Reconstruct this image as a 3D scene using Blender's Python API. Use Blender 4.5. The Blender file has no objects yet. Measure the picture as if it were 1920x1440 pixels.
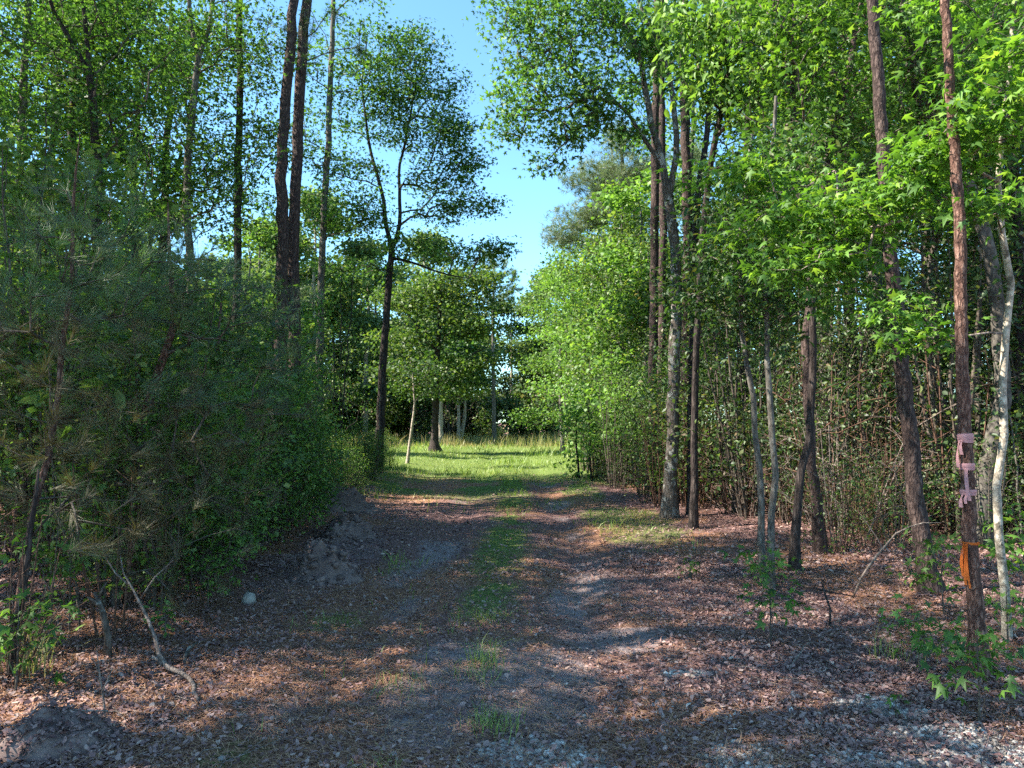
import bpy, math
import numpy as np
from mathutils import Vector

rng = np.random.default_rng(11)
S = bpy.context.scene
COL = S.collection
F, CAMZ = 1450.0, 1.6
PITCH = math.atan(70 / 1450)
CP, SP = math.cos(PITCH), math.sin(PITCH)


# ------------------------------------------------------------------ noise + ground height
def _hash(ix, iy, seed):
    h = (ix.astype(np.int64) * 374761393 + iy.astype(np.int64) * 668265263 + seed * 974711) & 0x7FFFFFFF
    h = ((h ^ (h >> 13)) * 1274126177) & 0x7FFFFFFF
    return ((h ^ (h >> 16)) & 0xFFFF) / 65535.0


def vnoise(x, y, seed=0):
    x, y = np.asarray(x, float), np.asarray(y, float)
    ix, iy = np.floor(x), np.floor(y)
    fx, fy = x - ix, y - iy
    fx, fy = fx * fx * (3 - 2 * fx), fy * fy * (3 - 2 * fy)
    a, b = _hash(ix, iy, seed), _hash(ix + 1, iy, seed)
    c, d = _hash(ix, iy + 1, seed), _hash(ix + 1, iy + 1, seed)
    return (a * (1 - fx) + b * fx) * (1 - fy) + (c * (1 - fx) + d * fx) * fy


def fbm(x, y, seed=0, octv=4):
    t, a, n = 0.0, 0.5, 0.0
    for k in range(octv):
        t = t + a * vnoise(np.asarray(x) * 2 ** k, np.asarray(y) * 2 ** k, seed + k * 17)
        n += a
        a *= 0.5
    return t / n


def sstep(a, b, x):
    t = np.clip((np.asarray(x, float) - a) / (b - a), 0, 1)
    return t * t * (3 - 2 * t)


def centre(y):
    return -0.25 + 0.25 * sstep(6, 14, y) - 0.1 * sstep(18, 30, y)


def gz(x, y):
    x, y = np.asarray(x, float), np.asarray(y, float)
    u = x - centre(y)
    near = sstep(60, 30, np.hypot(x, y))
    rut = -0.05 * np.exp(-((u + 0.85) / 0.3) ** 2) - 0.06 * np.exp(-((u - 0.85) / 0.3) ** 2)
    h = rut + 0.05 * (fbm(x * 0.7, y * 0.7, 3) - 0.5) + 0.02 * (vnoise(x * 4, y * 4, 9) - 0.5)
    h = h + 0.16 * sstep(-2.2, -4.0, x) * sstep(4, 8, y) + 0.10 * sstep(2.4, 4.5, x)
    h = h + 0.25 * (fbm(x * 0.06, y * 0.06, 5) - 0.5) * sstep(8, 25, np.abs(x))
    return h * near


def at(px, py, D):
    u, v = (px - 960) / F, (720 - py) / F
    dy, dz = CP - v * SP, SP + v * CP
    t = D / dy
    return np.array([u * t, D, CAMZ + dz * t])


def gp(px, D):
    p = at(px, 790 + CAMZ * F / D, D)
    p[2] = float(gz(p[0], p[1]))
    return p


def pg(px, py):
    return gp(px, CAMZ * F / (py - 790))


# ------------------------------------------------------------------ materials
def new_mat(name):
    m = bpy.data.materials.new(name)
    m.use_nodes = True
    nt = m.node_tree
    nt.nodes.clear()
    out = nt.nodes.new('ShaderNodeOutputMaterial')
    return m, nt, out


def nd(nt, t, **kw):
    n = nt.nodes.new(t)
    for k, v in kw.items():
        if k.startswith('i_'):
            n.inputs[k[2:].replace('_', ' ')].default_value = v
        else:
            setattr(n, k, v)
    return n


def ramp(nt, stops, fac=None):
    r = nt.nodes.new('ShaderNodeValToRGB')
    e = r.color_ramp.elements
    while len(e) < len(stops):
        e.new(0.5)
    for k, (p, c) in enumerate(stops):
        e[k].position = p
        e[k].color = (*c, 1)
    if fac is not None:
        nt.links.new(fac, r.inputs[0])
    return r


def leaf_mat(name, stops, trans=0.45, gloss=0.03, tint=(1.5, 1.5, 0.7), vary=0.18):
    m, nt, out = new_mat(name)
    L = nt.links.new
    a = nd(nt, 'ShaderNodeAttribute', attribute_name='rnd')
    r = ramp(nt, stops, a.outputs['Fac'])
    oi = nd(nt, 'ShaderNodeObjectInfo')
    mr = nd(nt, 'ShaderNodeMapRange')
    mr.inputs['To Min'].default_value, mr.inputs['To Max'].default_value = 1 - vary, 1 + vary
    L(oi.outputs['Random'], mr.inputs['Value'])
    hs = nd(nt, 'ShaderNodeHueSaturation')
    L(r.outputs[0], hs.inputs['Color'])
    L(mr.outputs[0], hs.inputs['Value'])
    d = nd(nt, 'ShaderNodeBsdfDiffuse')
    L(hs.outputs[0], d.inputs['Color'])
    mx = nd(nt, 'ShaderNodeMix', data_type='RGBA', blend_type='MULTIPLY')
    mx.inputs[0].default_value = 1
    L(hs.outputs[0], mx.inputs[6])
    mx.inputs[7].default_value = (*tint, 1)
    t = nd(nt, 'ShaderNodeBsdfTranslucent')
    L(mx.outputs[2], t.inputs['Color'])
    s1 = nd(nt, 'ShaderNodeMixShader')
    s1.inputs[0].default_value = trans
    L(d.outputs[0], s1.inputs[1])
    L(t.outputs[0], s1.inputs[2])
    if gloss > 0:
        g = nd(nt, 'ShaderNodeBsdfGlossy', i_Roughness=0.55)
        s2 = nd(nt, 'ShaderNodeMixShader')
        s2.inputs[0].default_value = gloss
        L(s1.outputs[0], s2.inputs[1])
        L(g.outputs[0], s2.inputs[2])
        s1 = s2
    L(s1.outputs[0], out.inputs[0])
    return m


def bark_mat(name, c_dark, c_mid, c_light, scale=(26, 26, 5), patch=None, bump=0.6, patch_scale=(5, 5, 2.5), patch_lo=0.5):
    m, nt, out = new_mat(name)
    L = nt.links.new
    tc = nd(nt, 'ShaderNodeTexCoord')
    mp = nd(nt, 'ShaderNodeMapping')
    mp.inputs['Scale'].default_value = scale
    L(tc.outputs['Object'], mp.inputs[0])
    n1 = nd(nt, 'ShaderNodeTexNoise', i_Scale=1.0, i_Detail=4.0, i_Roughness=0.65)
    L(mp.outputs[0], n1.inputs['Vector'])
    nz = nd(nt, 'ShaderNodeTexNoise', i_Scale=1.3, i_Detail=3.0)
    L(mp.outputs[0], nz.inputs['Vector'])
    dv = nd(nt, 'ShaderNodeVectorMath', operation='MULTIPLY_ADD')
    L(nz.outputs['Color'], dv.inputs[0])
    dv.inputs[1].default_value = (1.5, 1.5, 1.5)
    L(mp.outputs[0], dv.inputs[2])
    vo = nd(nt, 'ShaderNodeTexVoronoi', feature='DISTANCE_TO_EDGE', i_Scale=0.8)
    L(dv.outputs[0], vo.inputs['Vector'])
    mul = nd(nt, 'ShaderNodeMath', operation='MULTIPLY')
    mr = nd(nt, 'ShaderNodeMapRange')
    mr.inputs['From Max'].default_value = 0.18
    mr.inputs['To Min'].default_value = 0.55
    L(vo.outputs['Distance'], mr.inputs['Value'])
    L(n1.outputs['Fac'], mul.inputs[0])
    L(mr.outputs[0], mul.inputs[1])
    r = ramp(nt, [(0.2, c_dark), (0.45, c_mid), (0.68, c_light)], mul.outputs[0])
    col = r.outputs[0]
    if patch is not None:
        mp2 = nd(nt, 'ShaderNodeMapping')
        mp2.inputs['Scale'].default_value = patch_scale
        L(tc.outputs['Object'], mp2.inputs[0])
        n2 = nd(nt, 'ShaderNodeTexNoise', i_Scale=1.0, i_Detail=5.0, i_Roughness=0.7)
        L(mp2.outputs[0], n2.inputs['Vector'])
        r2 = ramp(nt, [(patch_lo, (0, 0, 0)), (patch_lo + 0.07, (1, 1, 1))], n2.outputs['Fac'])
        mx = nd(nt, 'ShaderNodeMix', data_type='RGBA')
        L(r2.outputs[0], mx.inputs[0])
        L(col, mx.inputs[6])
        mx.inputs[7].default_value = (*patch, 1)
        col = mx.outputs[2]
    b = nd(nt, 'ShaderNodeBsdfPrincipled', i_Roughness=0.9)
    b.inputs['Specular IOR Level'].default_value = 0.2
    L(col, b.inputs['Base Color'])
    bp = nd(nt, 'ShaderNodeBump', i_Strength=bump, i_Distance=0.03)
    L(mul.outputs[0], bp.inputs['Height'])
    L(bp.outputs[0], b.inputs['Normal'])
    L(b.outputs[0], out.inputs[0])
    return m


def rnd_mat(name, stops, rough=0.85, noise_scale=0.0, spec=0.2):
    m, nt, out = new_mat(name)
    L = nt.links.new
    a = nd(nt, 'ShaderNodeAttribute', attribute_name='rnd')
    r = ramp(nt, stops, a.outputs['Fac'])
    col = r.outputs[0]
    b = nd(nt, 'ShaderNodeBsdfPrincipled', i_Roughness=rough)
    b.inputs['Specular IOR Level'].default_value = spec
    if noise_scale:
        tc = nd(nt, 'ShaderNodeTexCoord')
        n = nd(nt, 'ShaderNodeTexNoise', i_Scale=noise_scale, i_Detail=4.0)
        L(tc.outputs['Object'], n.inputs['Vector'])
        mr = nd(nt, 'ShaderNodeMapRange')
        mr.inputs['To Min'].default_value, mr.inputs['To Max'].default_value = 0.45, 1.5
        L(n.outputs['Fac'], mr.inputs['Value'])
        hs = nd(nt, 'ShaderNodeHueSaturation')
        L(col, hs.inputs['Color'])
        L(mr.outputs[0], hs.inputs['Value'])
        col = hs.outputs[0]
        bp = nd(nt, 'ShaderNodeBump', i_Strength=0.7, i_Distance=0.02)
        L(n.outputs['Fac'], bp.inputs['Height'])
        L(bp.outputs[0], b.inputs['Normal'])
    L(col, b.inputs['Base Color'])
    L(b.outputs[0], out.inputs[0])
    return m


M = {}
M['gum'] = leaf_mat('sweetgum_leaf', [(0, (.032, .078, .016)), (.5, (.068, .15, .026)), (.85, (.11, .22, .036)), (1, (.16, .26, .05))], trans=.44, tint=(1.35, 1.45, .75))
M['maple'] = leaf_mat('maple_leaf', [(0, (.035, .09, .016)), (.35, (.065, .15, .022)), (.75, (.11, .23, .032)), (1, (.20, .31, .055))], trans=0.5, tint=(1.45, 1.45, .6))
M['bright'] = leaf_mat('spring_leaf', [(0, (.065, .14, .030)), (.5, (.12, .23, .045)), (.9, (.17, .31, .055)), (1, (.22, .29, .08))], trans=0.45)
M['oak'] = leaf_mat('oak_leaf', [(0, (.022, .060, .014)), (.5, (.040, .095, .020)), (.85, (.065, .14, .028)), (1, (.11, .12, .03))], trans=0.38, gloss=.035)
M['holly'] = leaf_mat('understory_leaf', [(0, (.020, .046, .014)), (.45, (.036, .078, .018)), (.75, (.065, .12, .028)), (.88, (.11, .16, .045)), (1, (.17, .115, .065))], trans=0.42, gloss=.04)
M['brushleaf'] = leaf_mat('thicket_leaf', [(0, (.038, .080, .018)), (.45, (.072, .145, .028)), (.8, (.115, .20, .038)), (1, (.20, .24, .06))], trans=0.45, gloss=.035)
M['far'] = leaf_mat('hazed_far_leaf', [(0, (.045, .09, .03)), (.5, (.085, .15, .048)), (.85, (.13, .20, .065)), (1, (.18, .22, .09))], trans=0.42)  # leaf colours paled to stand in for haze over the far trees
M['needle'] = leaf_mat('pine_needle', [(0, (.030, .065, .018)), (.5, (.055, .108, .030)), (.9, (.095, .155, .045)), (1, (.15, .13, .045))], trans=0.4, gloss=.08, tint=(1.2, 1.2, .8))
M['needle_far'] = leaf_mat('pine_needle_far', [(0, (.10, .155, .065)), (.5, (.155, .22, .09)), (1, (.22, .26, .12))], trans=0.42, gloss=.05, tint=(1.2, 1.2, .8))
M['needle_dry'] = leaf_mat('dry_pine_needle', [(0, (.055, .050, .024)), (.5, (.095, .085, .038)), (1, (.15, .13, .06))], trans=0.25, gloss=.05)
M['grass'] = leaf_mat('grass_blade', [(0, (.10, .18, .03)), (.4, (.17, .27, .045)), (.75, (.26, .33, .07)), (1, (.38, .36, .14))], trans=0.4, gloss=.05, tint=(1.3, 1.3, .6), vary=0)
M['drygrass'] = leaf_mat('dry_grass_blade', [(0, (.13, .19, .045)), (.4, (.24, .25, .08)), (.75, (.38, .31, .13)), (1, (.42, .30, .17))], trans=0.4, gloss=.04, tint=(1.2, 1.2, .8), vary=0)
M['magnolia'] = leaf_mat('large_leaf', [(0, (.07, .14, .03)), (.5, (.11, .20, .04)), (1, (.17, .25, .06))], trans=0.5)

M['bark_pine'] = bark_mat('pine_bark', (.022, .015, .015), (.072, .048, .043), (.165, .118, .103), scale=(32, 32, 11), bump=1.0)
M['bark_redpine'] = bark_mat('young_pine_bark', (.04, .020, .016), (.14, .074, .056), (.32, .20, .155), scale=(46, 46, 15), bump=1.0)
M['bark_dark'] = bark_mat('dark_bark', (.016, .012, .011), (.048, .036, .033), (.105, .082, .073), scale=(30, 30, 6), bump=.9)
M['bark_grey'] = bark_mat('grey_bark', (.05, .043, .038), (.12, .105, .09), (.21, .19, .165), scale=(24, 24, 7), patch=(.21, .20, .18), patch_lo=.57, bump=.5)
M['bark_pale'] = bark_mat('pale_bark', (.16, .13, .10), (.34, .29, .23), (.50, .45, .37), scale=(18, 18, 16), patch=(.10, .085, .065), patch_lo=.56, patch_scale=(11, 11, 10), bump=.35)
M['bark_spot'] = bark_mat('lichen_spotted_bark', (.045, .037, .03), (.11, .09, .075), (.19, .16, .14), scale=(26, 26, 8), patch=(.33, .32, .29), patch_lo=.54, patch_scale=(7, 7, 6), bump=.6)
M['bark_smooth'] = bark_mat('smooth_grey_bark', (.05, .043, .038), (.095, .084, .073), (.15, .135, .115), scale=(16, 16, 8), patch=(.19, .175, .15), patch_lo=.6, bump=.35)
M['twig'] = bark_mat('twig_bark', (.05, .038, .03), (.10, .08, .065), (.19, .16, .13), scale=(30, 30, 30), bump=.2)
M['deadwood'] = bark_mat('dead_wood', (.08, .06, .05), (.19, .15, .13), (.36, .30, .26), scale=(40, 40, 12), bump=.5)
M['redtwig'] = bark_mat('brown_brush', (.05, .025, .018), (.12, .065, .045), (.21, .13, .09), scale=(30, 30, 30), bump=.2)
M['litter'] = rnd_mat('fallen_leaf', [(0, (.10, .054, .053)), (.3, (.185, .105, .098)), (.55, (.27, .168, .152)), (.8, (.35, .24, .21)), (.96, (.43, .33, .275)), (1, (.52, .45, .40))], rough=.75)
M['straw'] = rnd_mat('fallen_needle', [(0, (.16, .075, .055)), (.5, (.34, .17, .105)), (1, (.50, .31, .18))], rough=.8)
M['gravel'] = rnd_mat('limestone_gravel', [(0, (.22, .195, .18)), (.5, (.40, .36, .325)), (1, (.62, .57, .52))], rough=.9, noise_scale=25)
M['dirt'] = rnd_mat('grey_dirt', [(0, (.10, .068, .060)), (1, (.24, .172, .155))], rough=.95, noise_scale=9)
M['stone'] = rnd_mat('pale_stone', [(0, (.18, .17, .155)), (1, (.38, .35, .32))], rough=.9, noise_scale=14)


def plain(name, col, rough=.6, trans=0.0):
    m, nt, out = new_mat(name)
    tc = nd(nt, 'ShaderNodeTexCoord')
    n = nd(nt, 'ShaderNodeTexNoise', i_Scale=40.0, i_Detail=3.0)
    nt.links.new(tc.outputs['Object'], n.inputs['Vector'])
    r = ramp(nt, [(.3, tuple(c * .75 for c in col)), (.7, col)], n.outputs['Fac'])
    d = nd(nt, 'ShaderNodeBsdfDiffuse')
    t = nd(nt, 'ShaderNodeBsdfTranslucent')
    nt.links.new(r.outputs[0], d.inputs[0])
    nt.links.new(r.outputs[0], t.inputs[0])
    s = nd(nt, 'ShaderNodeMixShader')
    s.inputs[0].default_value = trans
    nt.links.new(d.outputs[0], s.inputs[1])
    nt.links.new(t.outputs[0], s.inputs[2])
    nt.links.new(s.outputs[0], out.inputs[0])
    return m


M['pink'] = plain('pink_tape', (.64, .33, .33), trans=.2)
M['orange'] = plain('orange_tape', (.70, .17, .04), trans=.2)


# ------------------------------------------------------------------ mesh helpers
def mesh_obj(name, V, faces, mat, parent=None, rnd=None, smooth=False, origin=None, mat2=None, split=None):
    """faces: list of int arrays (n x 3 or n x 4)."""
    V = np.asarray(V, np.float32).reshape(-1, 3)
    if origin is not None:
        V = V - np.asarray(origin, np.float32)
    faces = [np.asarray(f, np.int32) for f in faces if len(f)]
    me = bpy.data.meshes.new(name)
    me.vertices.add(len(V))
    me.vertices.foreach_set('co', V.ravel())
    nl = sum(f.size for f in faces)
    npoly = sum(len(f) for f in faces)
    me.loops.add(nl)
    me.polygons.add(npoly)
    me.loops.foreach_set('vertex_index', np.concatenate([f.ravel() for f in faces]))
    starts, p = [], 0
    for f in faces:
        starts.append(p + np.arange(len(f), dtype=np.int32) * f.shape[1])
        p += f.size
    me.polygons.foreach_set('loop_start', np.concatenate(starts).astype(np.int32))
    if smooth:
        me.polygons.foreach_set('use_smooth', np.ones(npoly, bool))
    me.update(calc_edges=True)
    if rnd is not None:
        a = me.attributes.new('rnd', 'FLOAT', 'POINT')
        a.data.foreach_set('value', np.asarray(rnd, np.float32))
    me.materials.append(mat)
    if mat2 is not None:
        me.materials.append(mat2)
        vi = np.concatenate([f[:, 0] for f in faces])
        me.polygons.foreach_set('material_index', (vi >= split).astype(np.int32))
    o = bpy.data.objects.new(name, me)
    COL.objects.link(o)
    if parent is not None:
        o.parent = parent
    return o


def tag(o, label=None, cat=None, group=None, kind=None):
    if label:
        o['label'] = label
    if cat:
        o['category'] = cat
    if group:
        o['group'] = group
    if kind:
        o['kind'] = kind
    return o


def thing(name, loc, label, cat, group=None):
    o = bpy.data.objects.new(name, None)
    o.empty_display_size = 0.2
    COL.objects.link(o)
    o.location = loc
    return tag(o, label, cat, group)


def dup(root, loc, rz=0.0, sc=1.0, label=None, group=None):
    r = root.copy()
    COL.objects.link(r)
    r.location = loc
    r.rotation_euler = (0, 0, rz)
    r.scale = (sc, sc, sc) if not isinstance(sc, tuple) else sc
    if label:
        r['label'] = label
    if group:
        r['group'] = group
    for ch in list(root.children):
        c = ch.copy()
        COL.objects.link(c)
        c.parent = r
    return r


class MB:
    def __init__(self):
        self.V, self.Q, self.T, self.R, self.n = [], [], [], [], 0

    def add(self, V, Q=None, T=None, rnd=0.5):
        V = np.asarray(V, float)
        if Q is not None and len(Q):
            self.Q.append(np.asarray(Q) + self.n)
        if T is not None and len(T):
            self.T.append(np.asarray(T) + self.n)
        self.V.append(V)
        self.R.append(np.full(len(V), rnd) if np.isscalar(rnd) else np.asarray(rnd))
        self.n += len(V)

    def tube(self, pts, rad, sides=6, rough=0.0, rnd=0.5, cap=False):
        pts = np.asarray(pts, float)
        rad = np.broadcast_to(np.asarray(rad, float), (len(pts),))
        n = len(pts)
        t = np.gradient(pts, axis=0)
        t /= np.linalg.norm(t, axis=1, keepdims=True) + 1e-9
        ref = np.array([0, 0, 1.0]) if abs(t[0, 2]) < 0.8 else np.array([1.0, 0, 0])
        u = np.cross(t, ref)
        u /= np.linalg.norm(u, axis=1, keepdims=True) + 1e-9
        for i in range(1, n):
            if np.dot(u[i], u[i - 1]) < 0.2:
                v = u[i - 1] - t[i] * np.dot(u[i - 1], t[i])
                u[i] = v / (np.linalg.norm(v) + 1e-9)
        w = np.cross(t, u)
        a = np.arange(sides) / sides * 2 * math.pi
        r = rad[:, None] * np.ones((1, sides))
        if rough:
            r = r * (1 + rough * (rng.random((n, sides)) - 0.5) * 2)
        V = pts[:, None, :] + r[:, :, None] * (np.cos(a)[None, :, None] * u[:, None, :] + np.sin(a)[None, :, None] * w[:, None, :])
        i = np.arange(n - 1)[:, None] * sides
        j = np.arange(sides)[None, :]
        k = (j + 1) % sides
        Q = np.stack([i + j, i + k, i + sides + k, i + sides + j], -1).reshape(-1, 4)
        V = V.reshape(-1, 3)
        T = None
        if cap:
            V = np.vstack([V, pts[0], pts[-1]])
            b, e = n * sides, n * sides + 1
            j = np.arange(sides)
            k = (j + 1) % sides
            T = np.vstack([np.stack([np.full(sides, b), k, j], 1), np.stack([np.full(sides, e), (n - 1) * sides + j, (n - 1) * sides + k], 1)])
        self.add(V, Q, T, rnd)

    def build(self, name, mat, parent=None, smooth=False, origin=None, mat2=None, split=None):
        if not self.V:
            return None
        f = []
        if self.Q:
            f.append(np.vstack(self.Q))
        if self.T:
            f.append(np.vstack(self.T))
        return mesh_obj(name, np.vstack(self.V), f, mat, parent, np.concatenate(self.R), smooth, origin, mat2, split)


def unit(v):
    return v / (np.linalg.norm(v, axis=-1, keepdims=True) + 1e-9)


# leaf templates: x across, y along (stem at 0), z normal
def tmpl_star():
    pts = [(0, 0.12, 0)]
    spec = [(-90, .10), (-128, .52), (-105 + 360 - 360, .0)]
    out = []
    angs = [(-90, .12), (-28, .62), (-4, .36), (28, .95), (58, .40), (90, 1.05), (122, .40), (152, .95), (184, .36), (208, .62)]
    for a, r in angs:
        a = math.radians(a)
        out.append((r * .62 * math.cos(a), .38 + r * .62 * math.sin(a), -0.16 * r * r))
    V = np.array([(0, .38, .03)] + out)
    n = len(out)
    T = [(0, 1 + i, 1 + (i + 1) % n) for i in range(n)]
    return V, np.array(T)


def tmpl_lobe():
    V = np.array([(0, 0, 0), (-.5, .55, -.06), (-.13, .5, .03), (0, 1, -.08), (.13, .5, .03), (.5, .55, -.06)])
    return V, np.array([(0, 2, 1), (0, 4, 2), (2, 4, 3), (0, 5, 4)])


def tmpl_oval():
    V = np.array([(0, 0, 0), (-.22, .35, .05), (-.2, .68, .04), (0, 1, -.10), (.2, .68, .04), (.22, .35, .05), (0, .5, -.03)])
    return V, np.array([(0, 6, 1), (1, 6, 2), (2, 6, 3), (6, 4, 3), (5, 4, 6), (0, 5, 6)])


def tmpl_rhomb(w=.28):
    V = np.array([(0, 0, 0), (-w, .5, .06), (0, 1, -.06), (w, .5, .06)])
    return V, np.array([(0, 3, 1), (1, 3, 2)])


TM = {'star': tmpl_star(), 'lobe': tmpl_lobe(), 'oval': tmpl_oval(), 'rhomb': tmpl_rhomb(), 'wide': tmpl_rhomb(.42)}


def leaves(pos, size, kind, up=1.0, jit=0.6, hang=0.0, out=None, rnd=None):
    """one mesh worth of leaves -> V, T, rnd"""
    n = len(pos)
    tv, tt = TM[kind]
    nrm = unit(np.array([0, 0, 1.0]) * up + rng.normal(size=(n, 3)) * jit)
    t = rng.normal(size=(n, 3))
    if out is not None:
        t = t * 0.7 + out
    t = t + np.array([0, 0, -1.0]) * hang
    t = unit(t - nrm * np.sum(t * nrm, 1, keepdims=True))
    b = np.cross(t, nrm)
    s = size * (0.45 + 0.95 * rng.random(n))
    curl = rng.uniform(-.6, 3.2, n)[:, None, None]
    wide = rng.uniform(.72, 1.12, n)[:, None, None]
    skew = rng.normal(0, .16, n)[:, None, None]
    V = pos[:, None, :] + s[:, None, None] * ((wide * tv[None, :, 0:1] + skew * tv[None, :, 1:2] ** 2) * b[:, None, :] + tv[None, :, 1:2] * t[:, None, :] + curl * tv[None, :, 2:3] * nrm[:, None, :])
    T = (np.arange(n)[:, None, None] * len(tv) + tt[None]).reshape(-1, 3)
    if rnd is None:
        rnd = rng.random(n)
    return V.reshape(-1, 3), T, np.repeat(rnd, len(tv))


def needles(pos, dirs, per, length, width, spread=0.9, droop=0.15):
    n = len(pos)
    P = np.repeat(pos, per, 0)
    Dv = np.repeat(unit(dirs), per, 0)
    back = rng.random((n * per, 1)) * length * 0.7
    P = P - Dv * back
    d = unit(Dv * 0.75 + unit(rng.normal(size=(n * per, 3))) * spread + np.array([0, 0, -droop]))
    w = unit(np.cross(d, rng.normal(size=d.shape)))
    L = length * (0.7 + 0.5 * rng.random((n * per, 1)))
    V = np.stack([P - w * width * .5, P + w * width * .5, P + d * L], 1)
    T = np.arange(n * per * 3).reshape(-1, 3)
    r = np.clip(np.repeat(rng.random(n), per) * .6 + rng.random(n * per) * .4, 0, 1)
    return V.reshape(-1, 3), T, np.repeat(r, 3)


def smooth_path(pts, rad, step=0.35, wob=0.012):
    pts = np.asarray(pts, float)
    rad = np.asarray(rad, float)
    d = np.concatenate([[0], np.cumsum(np.linalg.norm(np.diff(pts, axis=0), axis=1))])
    n = max(3, int(d[-1] / step) + 1)
    s = np.linspace(0, d[-1], n)
    # catmull-rom-like via cubic hermite on arc length
    m = np.gradient(pts, d, axis=0) if len(pts) > 2 else np.repeat((pts[1:] - pts[:1]) / d[-1], 2, 0)
    k = np.clip(np.searchsorted(d, s, side='right') - 1, 0, len(d) - 2)
    h = (d[k + 1] - d[k])[:, None]
    t = ((s - d[k])[:, None]) / h
    P = (2 * t ** 3 - 3 * t ** 2 + 1) * pts[k] + (t ** 3 - 2 * t ** 2 + t) * h * m[k] + (-2 * t ** 3 + 3 * t ** 2) * pts[k + 1] + (t ** 3 - t ** 2) * h * m[k + 1]
    P[1:-1] += rng.normal(size=(n - 2, 3)) * wob * np.array([1, 1, .2])
    return P, np.interp(s, d, rad)


class Skel:
    def __init__(self):
        self.P, self.par, self.r, self.chains, self.tips = [], [], [], [], []
        self.trunks = []

    def trunk(self, pts, rad, attach=None, step=0.35, wob=0.012):
        P, R = smooth_path(pts, rad, step, wob)
        self.trunks.append((P, R))
        for p, r in zip(P, R):
            self.P.append(p)
            self.par.append(-1)
            self.r.append(r)

    def grow(self, A, seg=0.4, rise=0.35, pen=2.0, lift=0.12, jit=0.06, zmin=None):
        nt = len(self.P)
        base = np.array(self.P)
        A = np.asarray(A)
        if not len(A):
            return
        d0 = np.min(np.linalg.norm(A[:, None, :] - base[None], axis=2), axis=1)
        buf = np.zeros((nt + len(A) * 16, 3))
        buf[:nt] = base
        n = nt
        ok = np.ones(len(buf), bool)
        if zmin is not None:
            ok[:nt] = base[:, 2] > zmin
        for a in A[np.argsort(d0)]:
            q = buf[:n]
            dv = a - q
            h = np.hypot(dv[:, 0], dv[:, 1])
            cost = np.sqrt((dv ** 2).sum(1)) + pen * np.maximum(0, rise * h - dv[:, 2]) + (~ok[:n]) * 50
            j = int(np.argmin(cost))
            D = np.linalg.norm(a - q[j])
            if D < 0.03:
                continue
            k = int(np.clip(math.ceil(D / seg), 2, 14))
            c = (q[j] + a) / 2 + np.array([0, 0, lift * D]) + rng.normal(size=3) * jit * D
            t = np.linspace(0, 1, k + 1)[1:, None]
            path = (1 - t) ** 2 * q[j] + 2 * t * (1 - t) * c + t ** 2 * a
            path[:-1] += rng.normal(size=(k - 1, 3)) * 0.03 * min(D, 1.2)
            idx = [j]
            for p in path:
                buf[n] = p
                self.P.append(p)
                self.par.append(idx[-1])
                self.r.append(0.0)
                idx.append(n)
                n += 1
            self.chains.append(idx)
            self.tips.append(idx[-1])

    def finish(self, tip_r=0.004, expo=2.3, maxr=0.08):
        n = len(self.P)
        acc = np.zeros(n)
        fixed = np.array([p < 0 for p in self.par])
        tips = set(self.tips)
        for i in range(n - 1, -1, -1):
            if fixed[i]:
                continue
            if acc[i] == 0 or i in tips:
                acc[i] += tip_r ** expo
            self.r[i] = min(maxr, acc[i] ** (1 / expo))
            p = self.par[i]
            if not fixed[p]:
                acc[p] += acc[i]
        self.P = np.array(self.P)
        self.r = np.array(self.r)
        self.fixed = fixed

    def limbs(self, mb):
        for idx in self.chains:
            r = self.r[idx].copy()
            r[0] = min(r[0], r[1] * 1.25)
            mb.tube(self.P[idx], r, 6 if r[0] > .03 else (4 if r[0] > .012 else 3))

    def tip_data(self):
        t = np.array(self.tips)
        par = np.array([self.par[i] for i in t])
        return self.P[t], unit(self.P[t] - self.P[par] + 1e-6)

    def sub_points(self, frac=0.5):
        """points along the outer half of every chain"""
        pts = []
        for idx in self.chains:
            k = max(1, int(len(idx) * frac))
            pts.extend(idx[-k:])
        return self.P[np.array(pts)]


def blob(c, r, n, shell=0.0):
    v = unit(rng.normal(size=(n, 3)))
    q = rng.random((n, 1)) ** (1 / 3)
    if shell:
        q = shell + (1 - shell) * q
    return np.asarray(c) + v * q * np.asarray(r)


def blobs(spec):
    """spec rows: px, py, D, rx_m, rz_m, n (ry = rx)"""
    return np.vstack([blob(at(a, b, D), (rx, rx, rz), n) for a, b, D, rx, rz, n in spec])


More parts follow.
